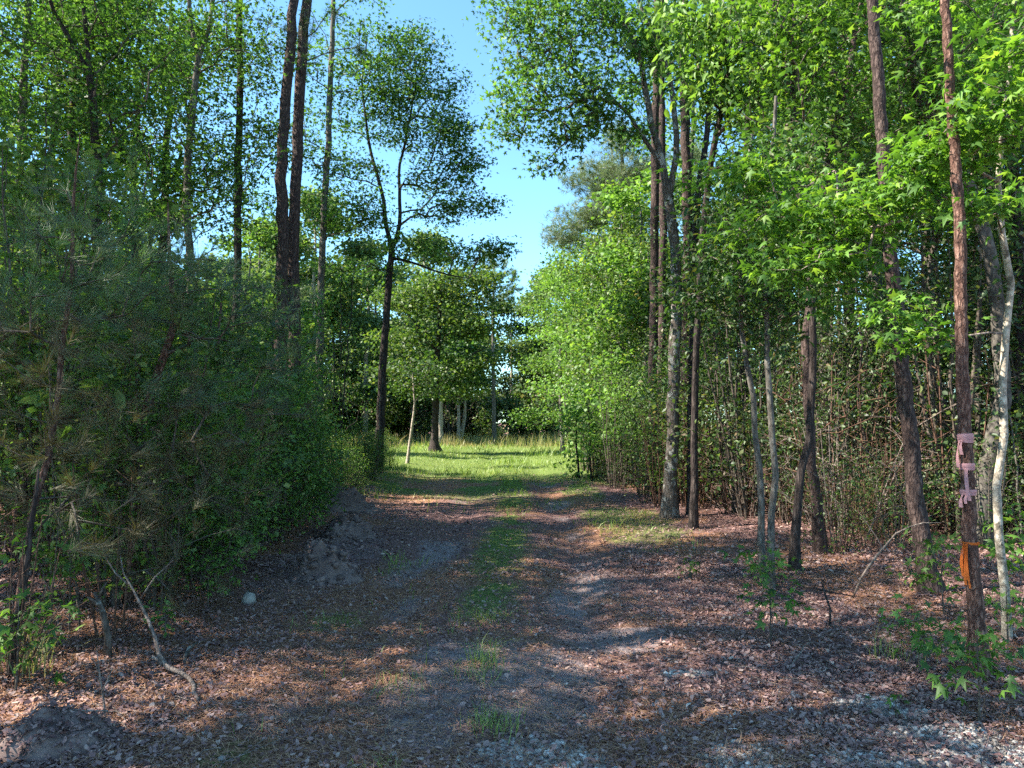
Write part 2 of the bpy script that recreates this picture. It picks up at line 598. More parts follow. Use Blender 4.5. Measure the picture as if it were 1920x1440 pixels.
def add_foliage(parent, sk, o, spec):
    """spec: kind, n, size, sx, sz, up, jit, hang, mat, name"""
    tips, dirs = sk.tip_data()
    n = spec.get('n', 40)
    if spec['kind'] == 'needle':
        p = tips
        d = dirs
        if spec.get('along'):
            sp = []
            sd = []
            for idx in sk.chains:
                for a, b in zip(idx[-4:-1], idx[-3:]):
                    sp.append(sk.P[b] * .6 + sk.P[a] * .4)
                    sd.append(sk.P[b] - sk.P[a])
            if sp:
                p = np.vstack([p, sp])
                d = np.vstack([d, sd])
        k = spec.get('sub', 1)
        if k > 1:
            p = np.repeat(p, k, 0) + rng.normal(size=(len(p) * k, 3)) * spec.get('sx', .15)
            d = np.repeat(d, k, 0) + rng.normal(size=(len(d) * k, 3)) * .6 + np.array([0, 0, .3])
        V, T, R = needles(p, d, n, spec['size'], spec['width'], spec.get('spread', .8), spec.get('droop', .15))
    else:
        src = tips
        if spec.get('along', 0.4):
            src = np.vstack([tips, sk.sub_points(spec.get('along', .4))])
        tot = n * len(tips)
        c = src[rng.integers(0, len(src), tot)]
        off = rng.normal(size=(tot, 3)) * np.array([spec['sx'], spec['sx'], spec['sz']])
        V, T, R = leaves(c + off, spec['size'], spec['kind'], spec.get('up', 1), spec.get('jit', .6), spec.get('hang', .3), out=unit(off + 1e-6) * .8)
    return mesh_obj(spec.get('name', 'crown'), V, [T], M[spec['mat']], parent, R, False, o)


def plant(name, label, cat, trunks, A, spec, bark, twigmat='twig', group=None, flare=1.35, seg=.4, rise=.35, lift=.12, tip_r=.0055,
          maxr=.08, sides=10, rough=.06, zmin=None, pen=2.0, base=None, wob=0.012, step=.35):
    """trunks: list of (pts, radii). A: tips for the limbs. spec: foliage (dict or list)."""
    sk = Skel()
    for pts, rad in trunks:
        sk.trunk(pts, rad, wob=wob, step=step)
    o = np.array(trunks[0][0][0] if base is None else base, float)
    sk.grow(A, seg, rise, pen, lift, zmin=zmin)
    sk.finish(tip_r, maxr=maxr)
    root = thing(name, o, label, cat, group)
    mb = MB()
    for k, (P, R) in enumerate(sk.trunks):
        R = R.copy()
        if k == 0 and flare > 1:
            h = P[:, 2] - P[0, 2]
            R = R * (1 + (flare - 1) * np.exp(-h / 0.22))
        if k == 0:
            P = np.vstack([P[0] - np.array([0, 0, .25]), P])
            R = np.concatenate([[R[0] * 1.1], R])
        mb.tube(P, R, sides if R.max() > .03 else 6, rough)
    sp_ = mb.n
    sk.limbs(mb)
    mb.build('trunk', M[bark], root, True, o, M[twigmat], sp_)
    if spec:
        for s in (spec if isinstance(spec, list) else [spec]):
            add_foliage(root, sk, o, s)
    return root


def px_path(rows, ground=True):
    """rows px,py,D ; first row dropped to the ground if its py is None"""
    out = []
    for px, py, D in rows:
        out.append(gp(px, D) if py is None else at(px, py, D))
    return np.array(out)


# ------------------------------------------------------------------ world, sun, camera
TOSUN = Vector((-1.0, -0.12, 0.98)).normalized()
W = bpy.data.worlds.new('World')
S.world = W
W.use_nodes = True
nt = W.node_tree
nt.nodes.clear()
wo = nt.nodes.new('ShaderNodeOutputWorld')
bg = nt.nodes.new('ShaderNodeBackground')
sk_ = nt.nodes.new('ShaderNodeTexSky')
sk_.sky_type = 'NISHITA'
sk_.sun_disc = False
sk_.sun_elevation = math.asin(TOSUN.z)
sk_.sun_rotation = math.atan2(TOSUN.x, TOSUN.y)
sk_.air_density = 0.8
sk_.dust_density = 0.2
sk_.ozone_density = 1.5
bg.inputs['Strength'].default_value = 0.115
tint = nt.nodes.new('ShaderNodeMix')
tint.data_type, tint.blend_type = 'RGBA', 'MULTIPLY'
tint.inputs[0].default_value = 1
tint.inputs[7].default_value = (.70, .97, .97, 1)
nt.links.new(sk_.outputs[0], tint.inputs[6])
nt.links.new(tint.outputs[2], bg.inputs[0])
nt.links.new(bg.outputs[0], wo.inputs[0])

sl = bpy.data.lights.new('sun', 'SUN')
sl.energy = 5.0
sl.angle = math.radians(0.5)
sl.color = (1.0, .93, .80)
so = bpy.data.objects.new('sun', sl)
COL.objects.link(so)
so.rotation_euler = TOSUN.to_track_quat('Z', 'Y').to_euler()
so.location = (-20, -5, 30)

cd = bpy.data.cameras.new('camera')
cd.sensor_width = 36
cd.lens = F / 1920 * 36
cd.clip_start, cd.clip_end = .05, 2000
co = bpy.data.objects.new('camera', cd)
COL.objects.link(co)
co.location = (0, 0, CAMZ)
co.rotation_euler = (math.pi / 2 + PITCH, 0, 0)
S.camera = co
S.view_settings.view_transform = 'Standard'
S.view_settings.look = 'None'
S.view_settings.exposure = 1.98
S.view_settings.gamma = 1
S.render.engine = 'CYCLES'
S.cycles.use_denoising = False
S.cycles.max_bounces = 7
S.cycles.diffuse_bounces = 4
S.cycles.glossy_bounces = 2
S.cycles.transmission_bounces = 4
S.cycles.use_adaptive_sampling = True
S.cycles.adaptive_threshold = 0.02
S.cycles.caustics_reflective = False
S.cycles.caustics_refractive = False
S.cycles.sample_clamp_indirect = 6

# ------------------------------------------------------------------ ground fields
GRAV = [(1010, 1412, .42, .30), (1090, 1440, .5, .25), (1385, 1395, .22, .16), (1400, 1440, .35, .2), (1625, 1312, .22, .16), (1690, 1330, .2, .12),
        (1765, 1362, .42, .13), (1850, 1395, .5, .16), (1640, 1415, .35, .14), (1720, 1425, .4, .12), (1900, 1432, .5, .16), (1290, 1255, .2, .08)]
GRAV = [(*pg(a, b)[:2], c * .85, d * .85) for a, b, c, d in GRAV]


def f_gravel(x, y):
    g = np.zeros(np.shape(x))
    for cx, cy, rx, ry in GRAV:
        q = ((x - cx) / rx) ** 2 + ((y - cy) / ry) ** 2
        g = np.maximum(g, sstep(1.5, .2, q + 1.2 * (fbm(x * 5, y * 5, 61) - .5)))
    return g


MOUNDS = [(615, 1078, .36, .44, .27, 3), (655, 1006, .42, .50, .26, 4), (640, 958, .65, .8, .28, 5), (115, 1385, .30, .24, .15, 6)]
MOUNDS = [(*pg(a, b)[:2], c, d, h, s) for a, b, c, d, h, s in MOUNDS]


def mound_h(k, x, y):
    cx, cy, rx, ry, h, s = MOUNDS[k]
    u, v = (np.asarray(x) - cx) / rx, (np.asarray(y) - cy) / ry
    q = np.sqrt(u * u + v * v) * (1 + .7 * (fbm(u * 1.6 + s * 7, v * 1.6 + s * 3, s) - .5))
    body = sstep(1.05, .25, q)
    rough = 1 + 1.5 * (fbm(np.asarray(x) * 5 + s, np.asarray(y) * 5, s + 40, 3) - .5)
    fine = .09 * (fbm(np.asarray(x) * 14, np.asarray(y) * 14, s + 60, 3) - .5)
    return body * (h * rough + fine * (.5 if s == 6 else 1))


def mounds_h(x, y):
    t = 0
    for k in range(len(MOUNDS)):
        t = np.maximum(t, mound_h(k, x, y))
    return t


def f_clear(x, y):
    """0 in the woods, 1 in the open grassy field"""
    n = (fbm(x * .35, y * .35, 21) - .5) * 5
    return sstep(17.5, 27, y + n) * sstep(82, 70, y) * sstep(6.5, 3.5, x - sstep(45, 60, y) * 12) * sstep(-60, -40, x) * (1 - sstep(-4.5, -7, x) * sstep(36, 28, y))


def f_dirt(x, y):
    u = x - centre(y)
    n = fbm(x * 1.1, y * .7, 31)
    ruts = np.exp(-((u + .85) / .42) ** 2) + np.exp(-((u - .85) / .42) ** 2)
    d = ruts * sstep(.5, .72, n) * .75
    d = np.maximum(d, sstep(1.3, .3, ((x + .12) / .75) ** 2 + ((y - 4.75) / 1.0) ** 2 + 1.4 * (fbm(x * 2, y * 2, 33) - .5)))
    d = np.maximum(d, sstep(1.2, .3, ((x - .85) / .35) ** 2 + ((y - 5.9) / .4) ** 2 + 1.4 * (fbm(x * 2, y * 2, 34) - .5)))
    d = np.maximum(d, .38 * sstep(1.4, .2, ((x + 2.15) / .7) ** 2 + ((y - 8.8) / 2.6) ** 2 + 1.2 * (fbm(x * 2, y * 2, 35) - .5)))
    return d * sstep(26, 18, y)


def f_green(x, y):
    u = x - centre(y)
    n = fbm(x * 1.3, y * .9, 41)
    s = np.exp(-(u / .36) ** 2) * sstep(4.4, 8, y) * sstep(.30, .56, n) * .92
    s = np.maximum(s, .6 * np.exp(-((u + 1.15) / .3) ** 2) * sstep(.5, .62, fbm(x * 1.5, y * 1.1, 43)) * sstep(14, 8, y))
    s = np.maximum(s, .55 * sstep(1.3, .3, ((x - 1.9) / .8) ** 2 + ((y - 12.5) / 3.2) ** 2 + 1.5 * (fbm(x * 1.5, y * 1.5, 45) - .5)))
    s = np.maximum(s, .75 * sstep(12.5, 19, y) * sstep(.38, .60, fbm(x * 1.2, y * .8, 47)) * sstep(4.5, 3, np.abs(x)))
    return np.maximum(s, f_clear(x, y))


def f_straw(x, y):
    return sstep(.40, .62, fbm(x * .9 + 7, y * .6, 51)) * sstep(4.5, 3.0, np.abs(x + .2)) + .35 * sstep(.5, .65, fbm(x * .6, y * .6, 53))


def spaced(a, b, lo, hi, fine, grow):
    v = list(np.arange(a, b, fine))
    s = fine
    p = a
    left = []
    while p > lo:
        s *= grow
        p -= s
        left.append(p)
    s = fine
    p = v[-1]
    while p < hi:
        s *= grow
        p += s
        v.append(p)
    return np.array(left[::-1] + v)


gx = spaced(-5.5, 5.5, -420, 420, .075, 1.09)
gy = spaced(2.6, 14, -60, 700, .075, 1.05)
XX, YY = np.meshgrid(gx, gy)
ZZ = gz(XX, YY)
nx, ny = len(gx), len(gy)
i = (np.arange(ny - 1)[:, None] * nx + np.arange(nx - 1)[None]).ravel()
ground = mesh_obj('ground', np.stack([XX, YY, ZZ], -1), [np.stack([i, i + 1, i + nx + 1, i + nx], 1)], bpy.data.materials.new('tmp'), smooth=True)
tag(ground, kind='structure')
for nm, fn in (('dirt', f_dirt), ('green', f_green), ('straw', f_straw), ('gravel', f_gravel)):
    a = ground.data.attributes.new(nm, 'FLOAT', 'POINT')
    vals = fn(XX, YY) * (np.where(YY < 18, .80, 1.0) if nm == 'green' else 1.0)
    a.data.foreach_set('value', vals.ravel().astype(np.float32))

m, nt, out = new_mat('forest_floor')
L = nt.links.new
tc = nd(nt, 'ShaderNodeTexCoord')


def gnoise(scale, detail=4, rough=.6):
    n = nd(nt, 'ShaderNodeTexNoise', i_Scale=scale, i_Detail=detail, i_Roughness=rough)
    L(tc.outputs['Object'], n.inputs['Vector'])
    return n.outputs['Fac']


def gattr(name):
    return nd(nt, 'ShaderNodeAttribute', attribute_name=name).outputs['Fac']


def gmix(f, c1, c2):
    x = nd(nt, 'ShaderNodeMix', data_type='RGBA')
    L(f, x.inputs[0])
    L(c1, x.inputs[6])
    L(c2, x.inputs[7])
    return x.outputs[2]


def soft(attr, noise, k=1.0):
    """sharpen an attribute's edge with fine noise"""
    s = nd(nt, 'ShaderNodeMath', operation='MULTIPLY_ADD')
    L(noise, s.inputs[0])
    s.inputs[1].default_value = 1.0 * k
    L(attr, s.inputs[2])
    r = nd(nt, 'ShaderNodeMapRange')
    r.inputs['From Min'].default_value = .72 * k
    r.inputs['From Max'].default_value = .72 * k + .35
    L(s.outputs[0], r.inputs['Value'])
    return r.outputs[0]


n_f, n_m, n_c = gnoise(55, 5, .7), gnoise(14, 4), gnoise(2.2, 3)
c_lit = ramp(nt, [(.28, (.06, .033, .032)), (.45, (.15, .082, .076)), (.58, (.25, .15, .138)), (.72, (.38, .27, .24))], n_f).outputs[0]
c_str = ramp(nt, [(.3, (.12, .06, .045)), (.5, (.28, .14, .09)), (.7, (.44, .27, .16))], n_f).outputs[0]
c_dir = ramp(nt, [(.3, (.13, .10, .10)), (.5, (.265, .208, .205)), (.7, (.40, .335, .325))], n_f).outputs[0]
c_grn = ramp(nt, [(.3, (.05, .095, .02)), (.5, (.11, .16, .04)), (.7, (.22, .22, .08))], n_m).outputs[0]
c_grv = ramp(nt, [(.3, (.16, .15, .145)), (.6, (.36, .34, .32))], n_f).outputs[0]
c = gmix(soft(gattr('straw'), n_m), c_lit, c_str)
c = gmix(soft(gattr('dirt'), n_m), c, c_dir)
c = gmix(soft(gattr('green'), n_m), c, c_grn)
c = gmix(soft(gattr('gravel'), n_m), c, c_grv)
b = nd(nt, 'ShaderNodeBsdfPrincipled', i_Roughness=.95)
b.inputs['Specular IOR Level'].default_value = .1
L(c, b.inputs['Base Color'])
bp = nd(nt, 'ShaderNodeBump', i_Strength=.9, i_Distance=.025)
L(n_f, bp.inputs['Height'])
L(bp.outputs[0], b.inputs['Normal'])
L(b.outputs[0], out.inputs[0])
ground.data.materials.clear()
ground.data.materials.append(m)


# ------------------------------------------------------------------ loose cover on the ground (stuff)
def scatter(n, y0, y1, margin=1.0, power=1.0, xlim=60):
    """points on the ground inside the view, evenly per picture depth"""
    y = y0 * (y1 / y0) ** (rng.random(n) ** power)
    half = y * 0.70 + margin
    half = np.minimum(half, xlim)
    x = (rng.random(n) * 2 - 1) * half
    return x, y


def fallen(n, y0, y1, smin, smax):
    x, y = scatter(n, y0, y1)
    u = np.abs(x - centre(y))
    dens = np.clip(.42 + .75 * sstep(1.0, 2.2, u) + .5 * (fbm(x * 1.2, y * 1.2, 71) - .5), 0, 1) * (1 - .8 * f_green(x, y)) * (1 - .45 * f_dirt(x, y)) * (1 - .55 * f_gravel(x, y))
    k = rng.random(n) < dens
    x, y = x[k], y[k]
    n = len(x)
    gm = gz(x, y) + mounds_h(x, y)
    p = np.stack([x, y, gm + .008 + .022 * rng.random(n)], 1)
    tv, tt = TM['oval']
    nrm = unit(np.array([0, 0, 1.]) + rng.normal(size=(n, 3)) * .38)
    t = rng.normal(size=(n, 3))
    t = unit(t - nrm * np.sum(t * nrm, 1, keepdims=True))
    bb = np.cross(t, nrm)
    s = smin + (smax - smin) * rng.random(n) ** 1.6
    curl = rng.uniform(-2.2, 2.8, n)
    wid = rng.uniform(.7, 1.5, n)
    V = p[:, None] + s[:, None, None] * (wid[:, None, None] * tv[None, :, 0:1] * bb[:, None] + (tv[None, :, 1:2] - .5) * t[:, None] + curl[:, None, None] * tv[None, :, 2:3] * nrm[:, None])
    V[:, :, 2] = np.maximum(V[:, :, 2], gz(V[:, :, 0], V[:, :, 1]) + mounds_h(V[:, :, 0], V[:, :, 1]) + .003)
    T = (np.arange(n)[:, None, None] * len(tv) + tt[None]).reshape(-1, 3)
    r = np.clip(rng.beta(2.0, 2.4, n) + .25 * (fbm(x * .8, y * .8, 73) - .5), 0, 1)
    return V.reshape(-1, 3), T, np.repeat(r, len(tv))


parts = [fallen(125000, 3.2, 9, .013, .048), fallen(52000, 8, 24, .03, .07)]
Vs, Ts, Rs, off = [], [], [], 0
for V, T, R in parts:
    Vs.append(V)
    Ts.append(T + off)
    Rs.append(R)
    off += len(V)
o = mesh_obj('leaf_litter', np.vstack(Vs), [np.vstack(Ts)], M['litter'], rnd=np.concatenate(Rs))
tag(o, 'curled brown dead leaves carpeting the woodland floor and track', 'leaf litter', kind='stuff')

n = 130000
x, y = scatter(n, 3.2, 17)
k = rng.random(n) < np.clip(.22 + .9 * f_straw(x, y) - .5 * f_green(x, y) - .5 * f_gravel(x, y) - .3 * f_dirt(x, y), 0, 1)
x, y = x[k], y[k]
n = len(x)
p = np.stack([x, y, gz(x, y) + .006 + .02 * rng.random(n)], 1)
a = rng.normal(0, .9, n) + math.pi * (rng.random(n) > .5) + fbm(x * .8, y * .8, 81) * 4
d = np.stack([np.cos(a), np.sin(a), rng.normal(0, .08, n)], 1) * (rng.uniform(.05, .15, n))[:, None]
w = np.stack([-np.sin(a), np.cos(a), np.zeros(n)], 1) * (.0011 + .00028 * y)[:, None]
V = np.stack([p - w, p + w, p + d], 1)
V[:, 2, 2] = np.maximum(V[:, 2, 2], gz(V[:, 2, 0], V[:, 2, 1]) + .004)
o = mesh_obj('pine_straw', V.reshape(-1, 3), [np.arange(n * 3).reshape(-1, 3)], M['straw'], rnd=np.repeat(rng.random(n), 3))
tag(o, 'orange brown fallen pine needles strewn over the track', 'pine needles', kind='stuff')


def rock_verts(n_u=7, n_v=5, seed=0, rough=.25):
    r = np.random.default_rng(seed)
    V, Q = [], []
    for j in range(n_v + 1):
        th = math.pi * j / n_v
        for i_ in range(n_u):
            ph = 2 * math.pi * i_ / n_u
            q = 1 + rough * (r.random() - .5) * 2
            V.append((q * math.sin(th) * math.cos(ph), q * math.sin(th) * math.sin(ph), q * math.cos(th)))
    for j in range(n_v):
        for i_ in range(n_u):
            k = (i_ + 1) % n_u
            Q.append((j * n_u + i_, (j + 1) * n_u + i_, (j + 1) * n_u + k, j * n_u + k))
    return np.array(V), np.array(Q)


mb = MB()
rocks = [rock_verts(6, 4, s, .3) for s in range(6)]
n = 60000
x, y = scatter(n, 3.3, 7.5)
k = rng.random(n) < f_gravel(x, y) * .6 + .0012
x, y = x[k][:3600], y[k][:3600]
for a, b_ in zip(x, y):
    V, Q = rocks[rng.integers(6)]
    s = rng.uniform(.008, .022) * np.array([1, rng.uniform(.6, 1.1), rng.uniform(.5, .8)])
    th = rng.random() * 6.28
    R = np.array([[math.cos(th), -math.sin(th), 0], [math.sin(th), math.cos(th), 0], [0, 0, 1]])
    mb.add((V * s) @ R.T + np.array([a, b_, float(gz(a, b_)) + s[2] * .35]), Q, rnd=rng.random())
o = mb.build('gravel', M['gravel'])
tag(o, 'pale limestone gravel poking through the leaves at the start of the track', 'gravel', kind='stuff')


mb = MB()
x, y = scatter(1500, 3.3, 14)
for a, b_ in zip(x, y):
    if rng.random() < .8 * math.exp(-((a - float(centre(b_))) / .9) ** 2):
        continue
    L_ = rng.uniform(.04, .30) * (1 if rng.random() < .85 else 2)
    th = rng.random() * 6.283
    d = np.array([math.cos(th), math.sin(th), 0]) * L_
    c0 = np.array([a, b_, float(gz(a, b_)) + float(mounds_h(a, b_)) + .012])
    bend = np.array([-d[1], d[0], 0]) * rng.normal(0, .15)
    r_ = rng.uniform(.0012, .0042)
    mb.tube([c0 - d * .5, c0 + bend + [0, 0, rng.uniform(0, .025)], c0 + d * .5 + [0, 0, rng.uniform(0, .02)]], [r_, r_ * .9, r_ * .5], 4)
o = mb.build('fallen_twigs', M['deadwood'])
tag(o, 'small dead twigs scattered through the leaf litter', 'fallen twigs', kind='stuff')


def blades(x, y, h, w, lean=.35, per=1):
    n = len(x)
    p = np.stack([x, y, gz(x, y) - .01], 1)
    a = rng.random(n) * 6.283
    wv = np.stack([np.cos(a), np.sin(a), np.zeros(n)], 1) * (w * .5)[:, None]
    ln = rng.normal(size=(n, 2)) * lean
    mid = p + np.stack([ln[:, 0] * .35, ln[:, 1] * .35, np.ones(n) * .6], 1) * h[:, None]
    top = p + np.stack([ln[:, 0], ln[:, 1], np.ones(n)], 1) * h[:, None]
    V = np.stack([p - wv, p + wv, mid + wv * .7, mid - wv * .7, top], 1)
    b0 = np.arange(n) * 5
    return V.reshape(-1, 3), np.stack([b0, b0 + 1, b0 + 2, b0 + 3], 1), np.stack([b0 + 3, b0 + 2, b0 + 4], 1)


x, y = scatter(170000, 4.0, 60, 1)
g = f_green(x, y)
k = rng.random(len(x)) < g * np.clip(.25 + y * .03, 0, 1) * np.where(y < 17, .95, 1)
x, y = x[k], y[k]
h = (.03 + .09 * rng.random(len(x)) ** 1.5) * (.5 + 2.2 * sstep(.42, .75, fbm(x * .7, y * .5, 91))) * np.clip(.5 + y * .025, 0, 1.9)
V, Q, T = blades(x, y, h, .004 + .0007 * y, .5)
r = np.clip(rng.random(len(x)) * .6 + .7 * (fbm(x * .35, y * .25, 93) - .25), 0, 1)
o = mesh_obj('grass', V, [Q, T], M['grass'], rnd=np.repeat(r, 5))
tag(o, 'short green grass along the middle of the track and across the clearing', 'grass', kind='stuff')

x = rng.uniform(-34, 6, 26000)
y = rng.uniform(44, 62, 26000)
k = rng.random(len(x)) < sstep(.3, .6, fbm(x * .3, y * .3, 95)) * sstep(44, 54, y) + .12
x, y = x[k], y[k]
h = (.12 + .5 * rng.random(len(x))) * (.35 + 1.5 * sstep(.3, .75, fbm(x * .45, y * .45, 99)))
V, Q, T = blades(x, y, h, .02 + .02 * rng.random(len(x)), .3)
r = np.clip(rng.random(len(x)) * .7 + .6 * (fbm(x * .25, y * .25, 97) - .2), 0, 1)
o = mesh_obj('tall_grass', V, [Q, T], M['drygrass'], rnd=np.repeat(r, 5))
tag(o, 'tall straw yellow grass at the back edge of the sunny clearing', 'tall grass', kind='stuff')
# ------------------------------------------------------------------ hero trees
def gum_spec(n=42, size=.085, mat='gum', s=.21, kind='lobe', hang=.45, sz=.10, jit=.7):
    return dict(kind=kind, n=int(n * 1.02), size=size, sx=s, sz=sz, up=1, jit=jit, hang=hang, mat=mat, along=.45)


def R2(a, b, n):
    return np.linspace(a, b, n)


# --- trees on the left, from the frame's edge to the clearing
D = 13.0
plant('vine_clad_tree', 'slim vine wrapped grey trunk, first tall trunk from the frame edge in the thicket', 'tree',
      [(px_path([(22, None, D), (30, 480, D), (38, 270, D), (50, 60, D), (55, -150, D), (60, -420, D)]), [0.075, 0.0638, 0.06, 0.0562, 0.045, 0.0225])],
      np.vstack([blobs([(40, 380, D, .35, 1.2, 26), (44, 200, D, .35, 1.0, 16), (20, 80, D, 1.0, .9, 34), (90, 20, D, 1.0, .7, 26),
                        (40, -180, D, 1.3, 1.3, 40), (-40, 300, D, .9, 1.2, 22)])]), gum_spec(40), 'bark_grey')
D = 17.0
plant('slim_tree', 'thin straight trunk standing just behind the vine clad trunk', 'tree',
      [(px_path([(86, None, D), (90, 440, D), (98, 250, D), (108, 120, D), (115, -150, D)]), [.075, .06, .055, .05, .02])],
      blobs([(120, 240, D, 1.0, .7, 30), (60, 150, D, 1.0, .8, 26), (120, 20, D, 1.3, 1.0, 34), (100, -150, D, 1.2, 1.2, 30)]), gum_spec(36, .095), 'bark_grey')
D = 11.5
plant('forked_tree', 'dark trunk that splits into two upright limbs high above the young pines', 'tree',
      [(px_path([(172, None, D), (182, 480, D), (183, 300, D), (172, 190, D), (168, 140, D)]), [0.085, 0.0663, 0.0612, 0.0578, 0.0527]),
       (px_path([(168, 140, D), (135, 80, D), (100, 20, D), (70, -120, D - .5), (40, -300, D - .5)]), [0.0425, 0.0357, 0.0306, 0.0238, 0.0102]),
       (px_path([(170, 165, D), (165, 90, D), (155, 0, D), (160, -180, D), (175, -360, D)]), [0.0408, 0.034, 0.0298, 0.0238, 0.0102])],
      blobs([(230, 200, D, .9, .6, 30), (120, 260, D, .8, .6, 26), (260, 90, D, .9, .6, 28), (60, 60, D, .9, .6, 26), (180, -60, D, 1.2, .8, 40),
             (210, 330, D, .7, .5, 20), (140, 410, D, .8, .5, 20), (60, -200, D, 1.2, 1.0, 34), (200, -300, D, 1.2, 1.0, 34)]), gum_spec(40, .08), 'bark_dark')
D = 14.0
plant('fork_topped_tree', 'straight grey trunk dividing into a narrow fork, beside the bare pole trunk', 'tree',
      [(px_path([(360, None, D), (356, 480, D), (350, 330, D), (362, 200, D), (372, 110, D)]), [0.0798, 0.0699, 0.0646, 0.0593, 0.0532]),
       (px_path([(372, 110, D), (362, 60, D), (352, 0, D), (345, -200, D), (350, -420, D)]), [0.0418, 0.038, 0.0342, 0.0266, 0.0091]),
       (px_path([(372, 110, D), (392, 60, D), (396, 10, D), (410, -150, D), (440, -330, D)]), [0.038, 0.0342, 0.0304, 0.0228, 0.0091])],
      blobs([(330, 230, D, 1.0, .7, 30), (420, 300, D, .9, .6, 26), (300, 90, D, 1.0, .7, 32), (440, 70, D, 1.0, .7, 32), (380, -50, D, 1.3, .9, 40),
             (290, 370, D, .9, .6, 26), (400, 410, D, .8, .5, 18), (350, -250, D, 1.4, 1.2, 44), (460, -200, D, 1.1, 1.0, 30)]), gum_spec(42, .085), 'bark_grey')
D = 15.5
plant('pole_tree', 'dark branchless pole of a trunk beside the twin trunked pine', 'tree',
      [(px_path([(440, None, D), (444, 480, D), (448, 300, D), (450, 40, D), (452, -200, D), (458, -450, D)]), [0.088, 0.0748, 0.0704, 0.0634, 0.0528, 0.0176])],
      blobs([(470, 190, D, .8, .8, 26), (440, 60, D, 1.1, .7, 34), (490, 270, D, .7, .5, 16), (430, 330, D, .6, .4, 12), (470, -120, D, 1.3, 1.0, 40), (440, -330, D, 1.3, 1.0, 40)]),
      gum_spec(42, .09), 'bark_dark')
D = 14.5
for nm, lab, rows, rad in (
    ('tall_pine', 'thick purplish pine trunk on the thicket side of the twin pair',
     [(522, None, D), (524, 690, D), (530, 480, D), (529, 300, D), (541, 130, D), (552, 0, D), (580, -250, D), (600, -500, D)], [.135, .125, .108, .10, .095, .085, .07, .03]),
    ('tall_pine', 'thick purplish pine trunk closest to the track in the twin pair',
     [(552, None, D + .3), (552, 690, D + .3), (551, 480, D + .3), (558, 270, D + .3), (568, 100, D + .3), (576, 0, D + .3), (590, -250, D + .3), (610, -560, D + .3)], [.135, .125, .108, .104, .10, .09, .07, .03])):
    P = px_path(rows)
    side = -1 if rows[0][0] < 540 else 1
    A = blobs([(560 + 60 * side, -260, D, 1.6, 1.2, 50), (590, -460, D, 1.8, 1.6, 60), (590 + 40 * side, 60, D, .9, .6, 10)])
    plant(nm, lab, 'pine tree', [(P, rad)], A, dict(kind='needle', n=30, size=.2, width=.007, mat='needle', along=True, spread=1.0), 'bark_pine', rough=.08, zmin=5)
D = 21.0
plant('slim_tree', 'slim mottled trunk seen through gaps just past the twin pines', 'tree',
      [(px_path([(600, None, D), (604, 470, D), (612, 330, D), (618, 200, D), (625, 0, D), (630, -200, D)]), [.11, .09, .085, .08, .06, .02])],
      blobs([(630, 120, D, 1.5, 1.0, 40), (590, 260, D, 1.3, .9, 34), (650, 390, D, 1.2, .7, 30), (640, -40, D, 1.8, 1.2, 40), (560, 400, D, 1.2, .8, 26)]), gum_spec(40, .11), 'bark_grey')

D = 22.0
plant('sweetgum_tree', 'dark forked sweetgum leaning over the track with a broad airy crown against the sky', 'tree',
      [(px_path([(706, None, D), (712, 815, D), (718, 690, D), (727, 560, D), (735, 468, D)]), [0.1444, 0.1254, 0.114, 0.0988, 0.0874]),
       (px_path([(735, 468, D), (722, 410, D), (719, 370, D), (700, 305, D), (690, 250, D), (680, 160, D), (690, 60, D)]), [0.0722, 0.0646, 0.057, 0.0456, 0.038, 0.0266, 0.0114]),
       (px_path([(735, 468, D), (749, 425, D), (750, 370, D), (748, 330, D), (765, 240, D), (780, 130, D), (775, 80, D)]), [0.0646, 0.057, 0.0494, 0.0418, 0.0304, 0.019, 0.0091]),
       (px_path([(737, 484, D), (768, 490, D), (800, 503, D), (840, 515, D - .4), (880, 522, D - .8)]), [0.0456, 0.038, 0.0304, 0.0228, 0.0114])],
      blobs([(760, 120, D, 1.3, .9, 52), (700, 110, D, 1.2, .9, 44), (820, 170, D, .9, .7, 34), (850, 235, D, .7, .5, 26), (800, 260, D, 1.1, .6, 42),
             (690, 220, D, 1.2, .8, 44), (860, 300, D, .8, .35, 28), (820, 340, D, 1.1, .35, 30), (890, 385, D, .75, .16, 18), (820, 400, D, .9, .25, 20),
             (660, 330, D, 1.0, .6, 30), (680, 410, D, .9, .4, 22), (780, 465, D, 1.2, .3, 26), (880, 480, D, 1.0, .25, 26), (930, 470, D, .5, .15, 12),
             (660, 500, D, 1.0, .3, 20), (740, 190, D, .9, .6, 26), (775, 60, D, .5, .4, 12)]),
      gum_spec(42, .11, s=.23, sz=.11), 'bark_dark', rise=.1, pen=1.2, maxr=.05, tip_r=.006)

D = 27.0
plant('leaning_tree', 'pale thin stem leaning outward at the base of the airy sweetgum', 'tree',
      [(px_path([(764, None, D), (772, 800, D), (776, 770, D), (774, 700, D)]), [.055, .045, .04, .025])],
      blobs([(770, 690, D, 1.0, .7, 20), (800, 720, D, .8, .5, 14)]), gum_spec(36, .12, 'oak', kind='rhomb'), 'bark_pale')

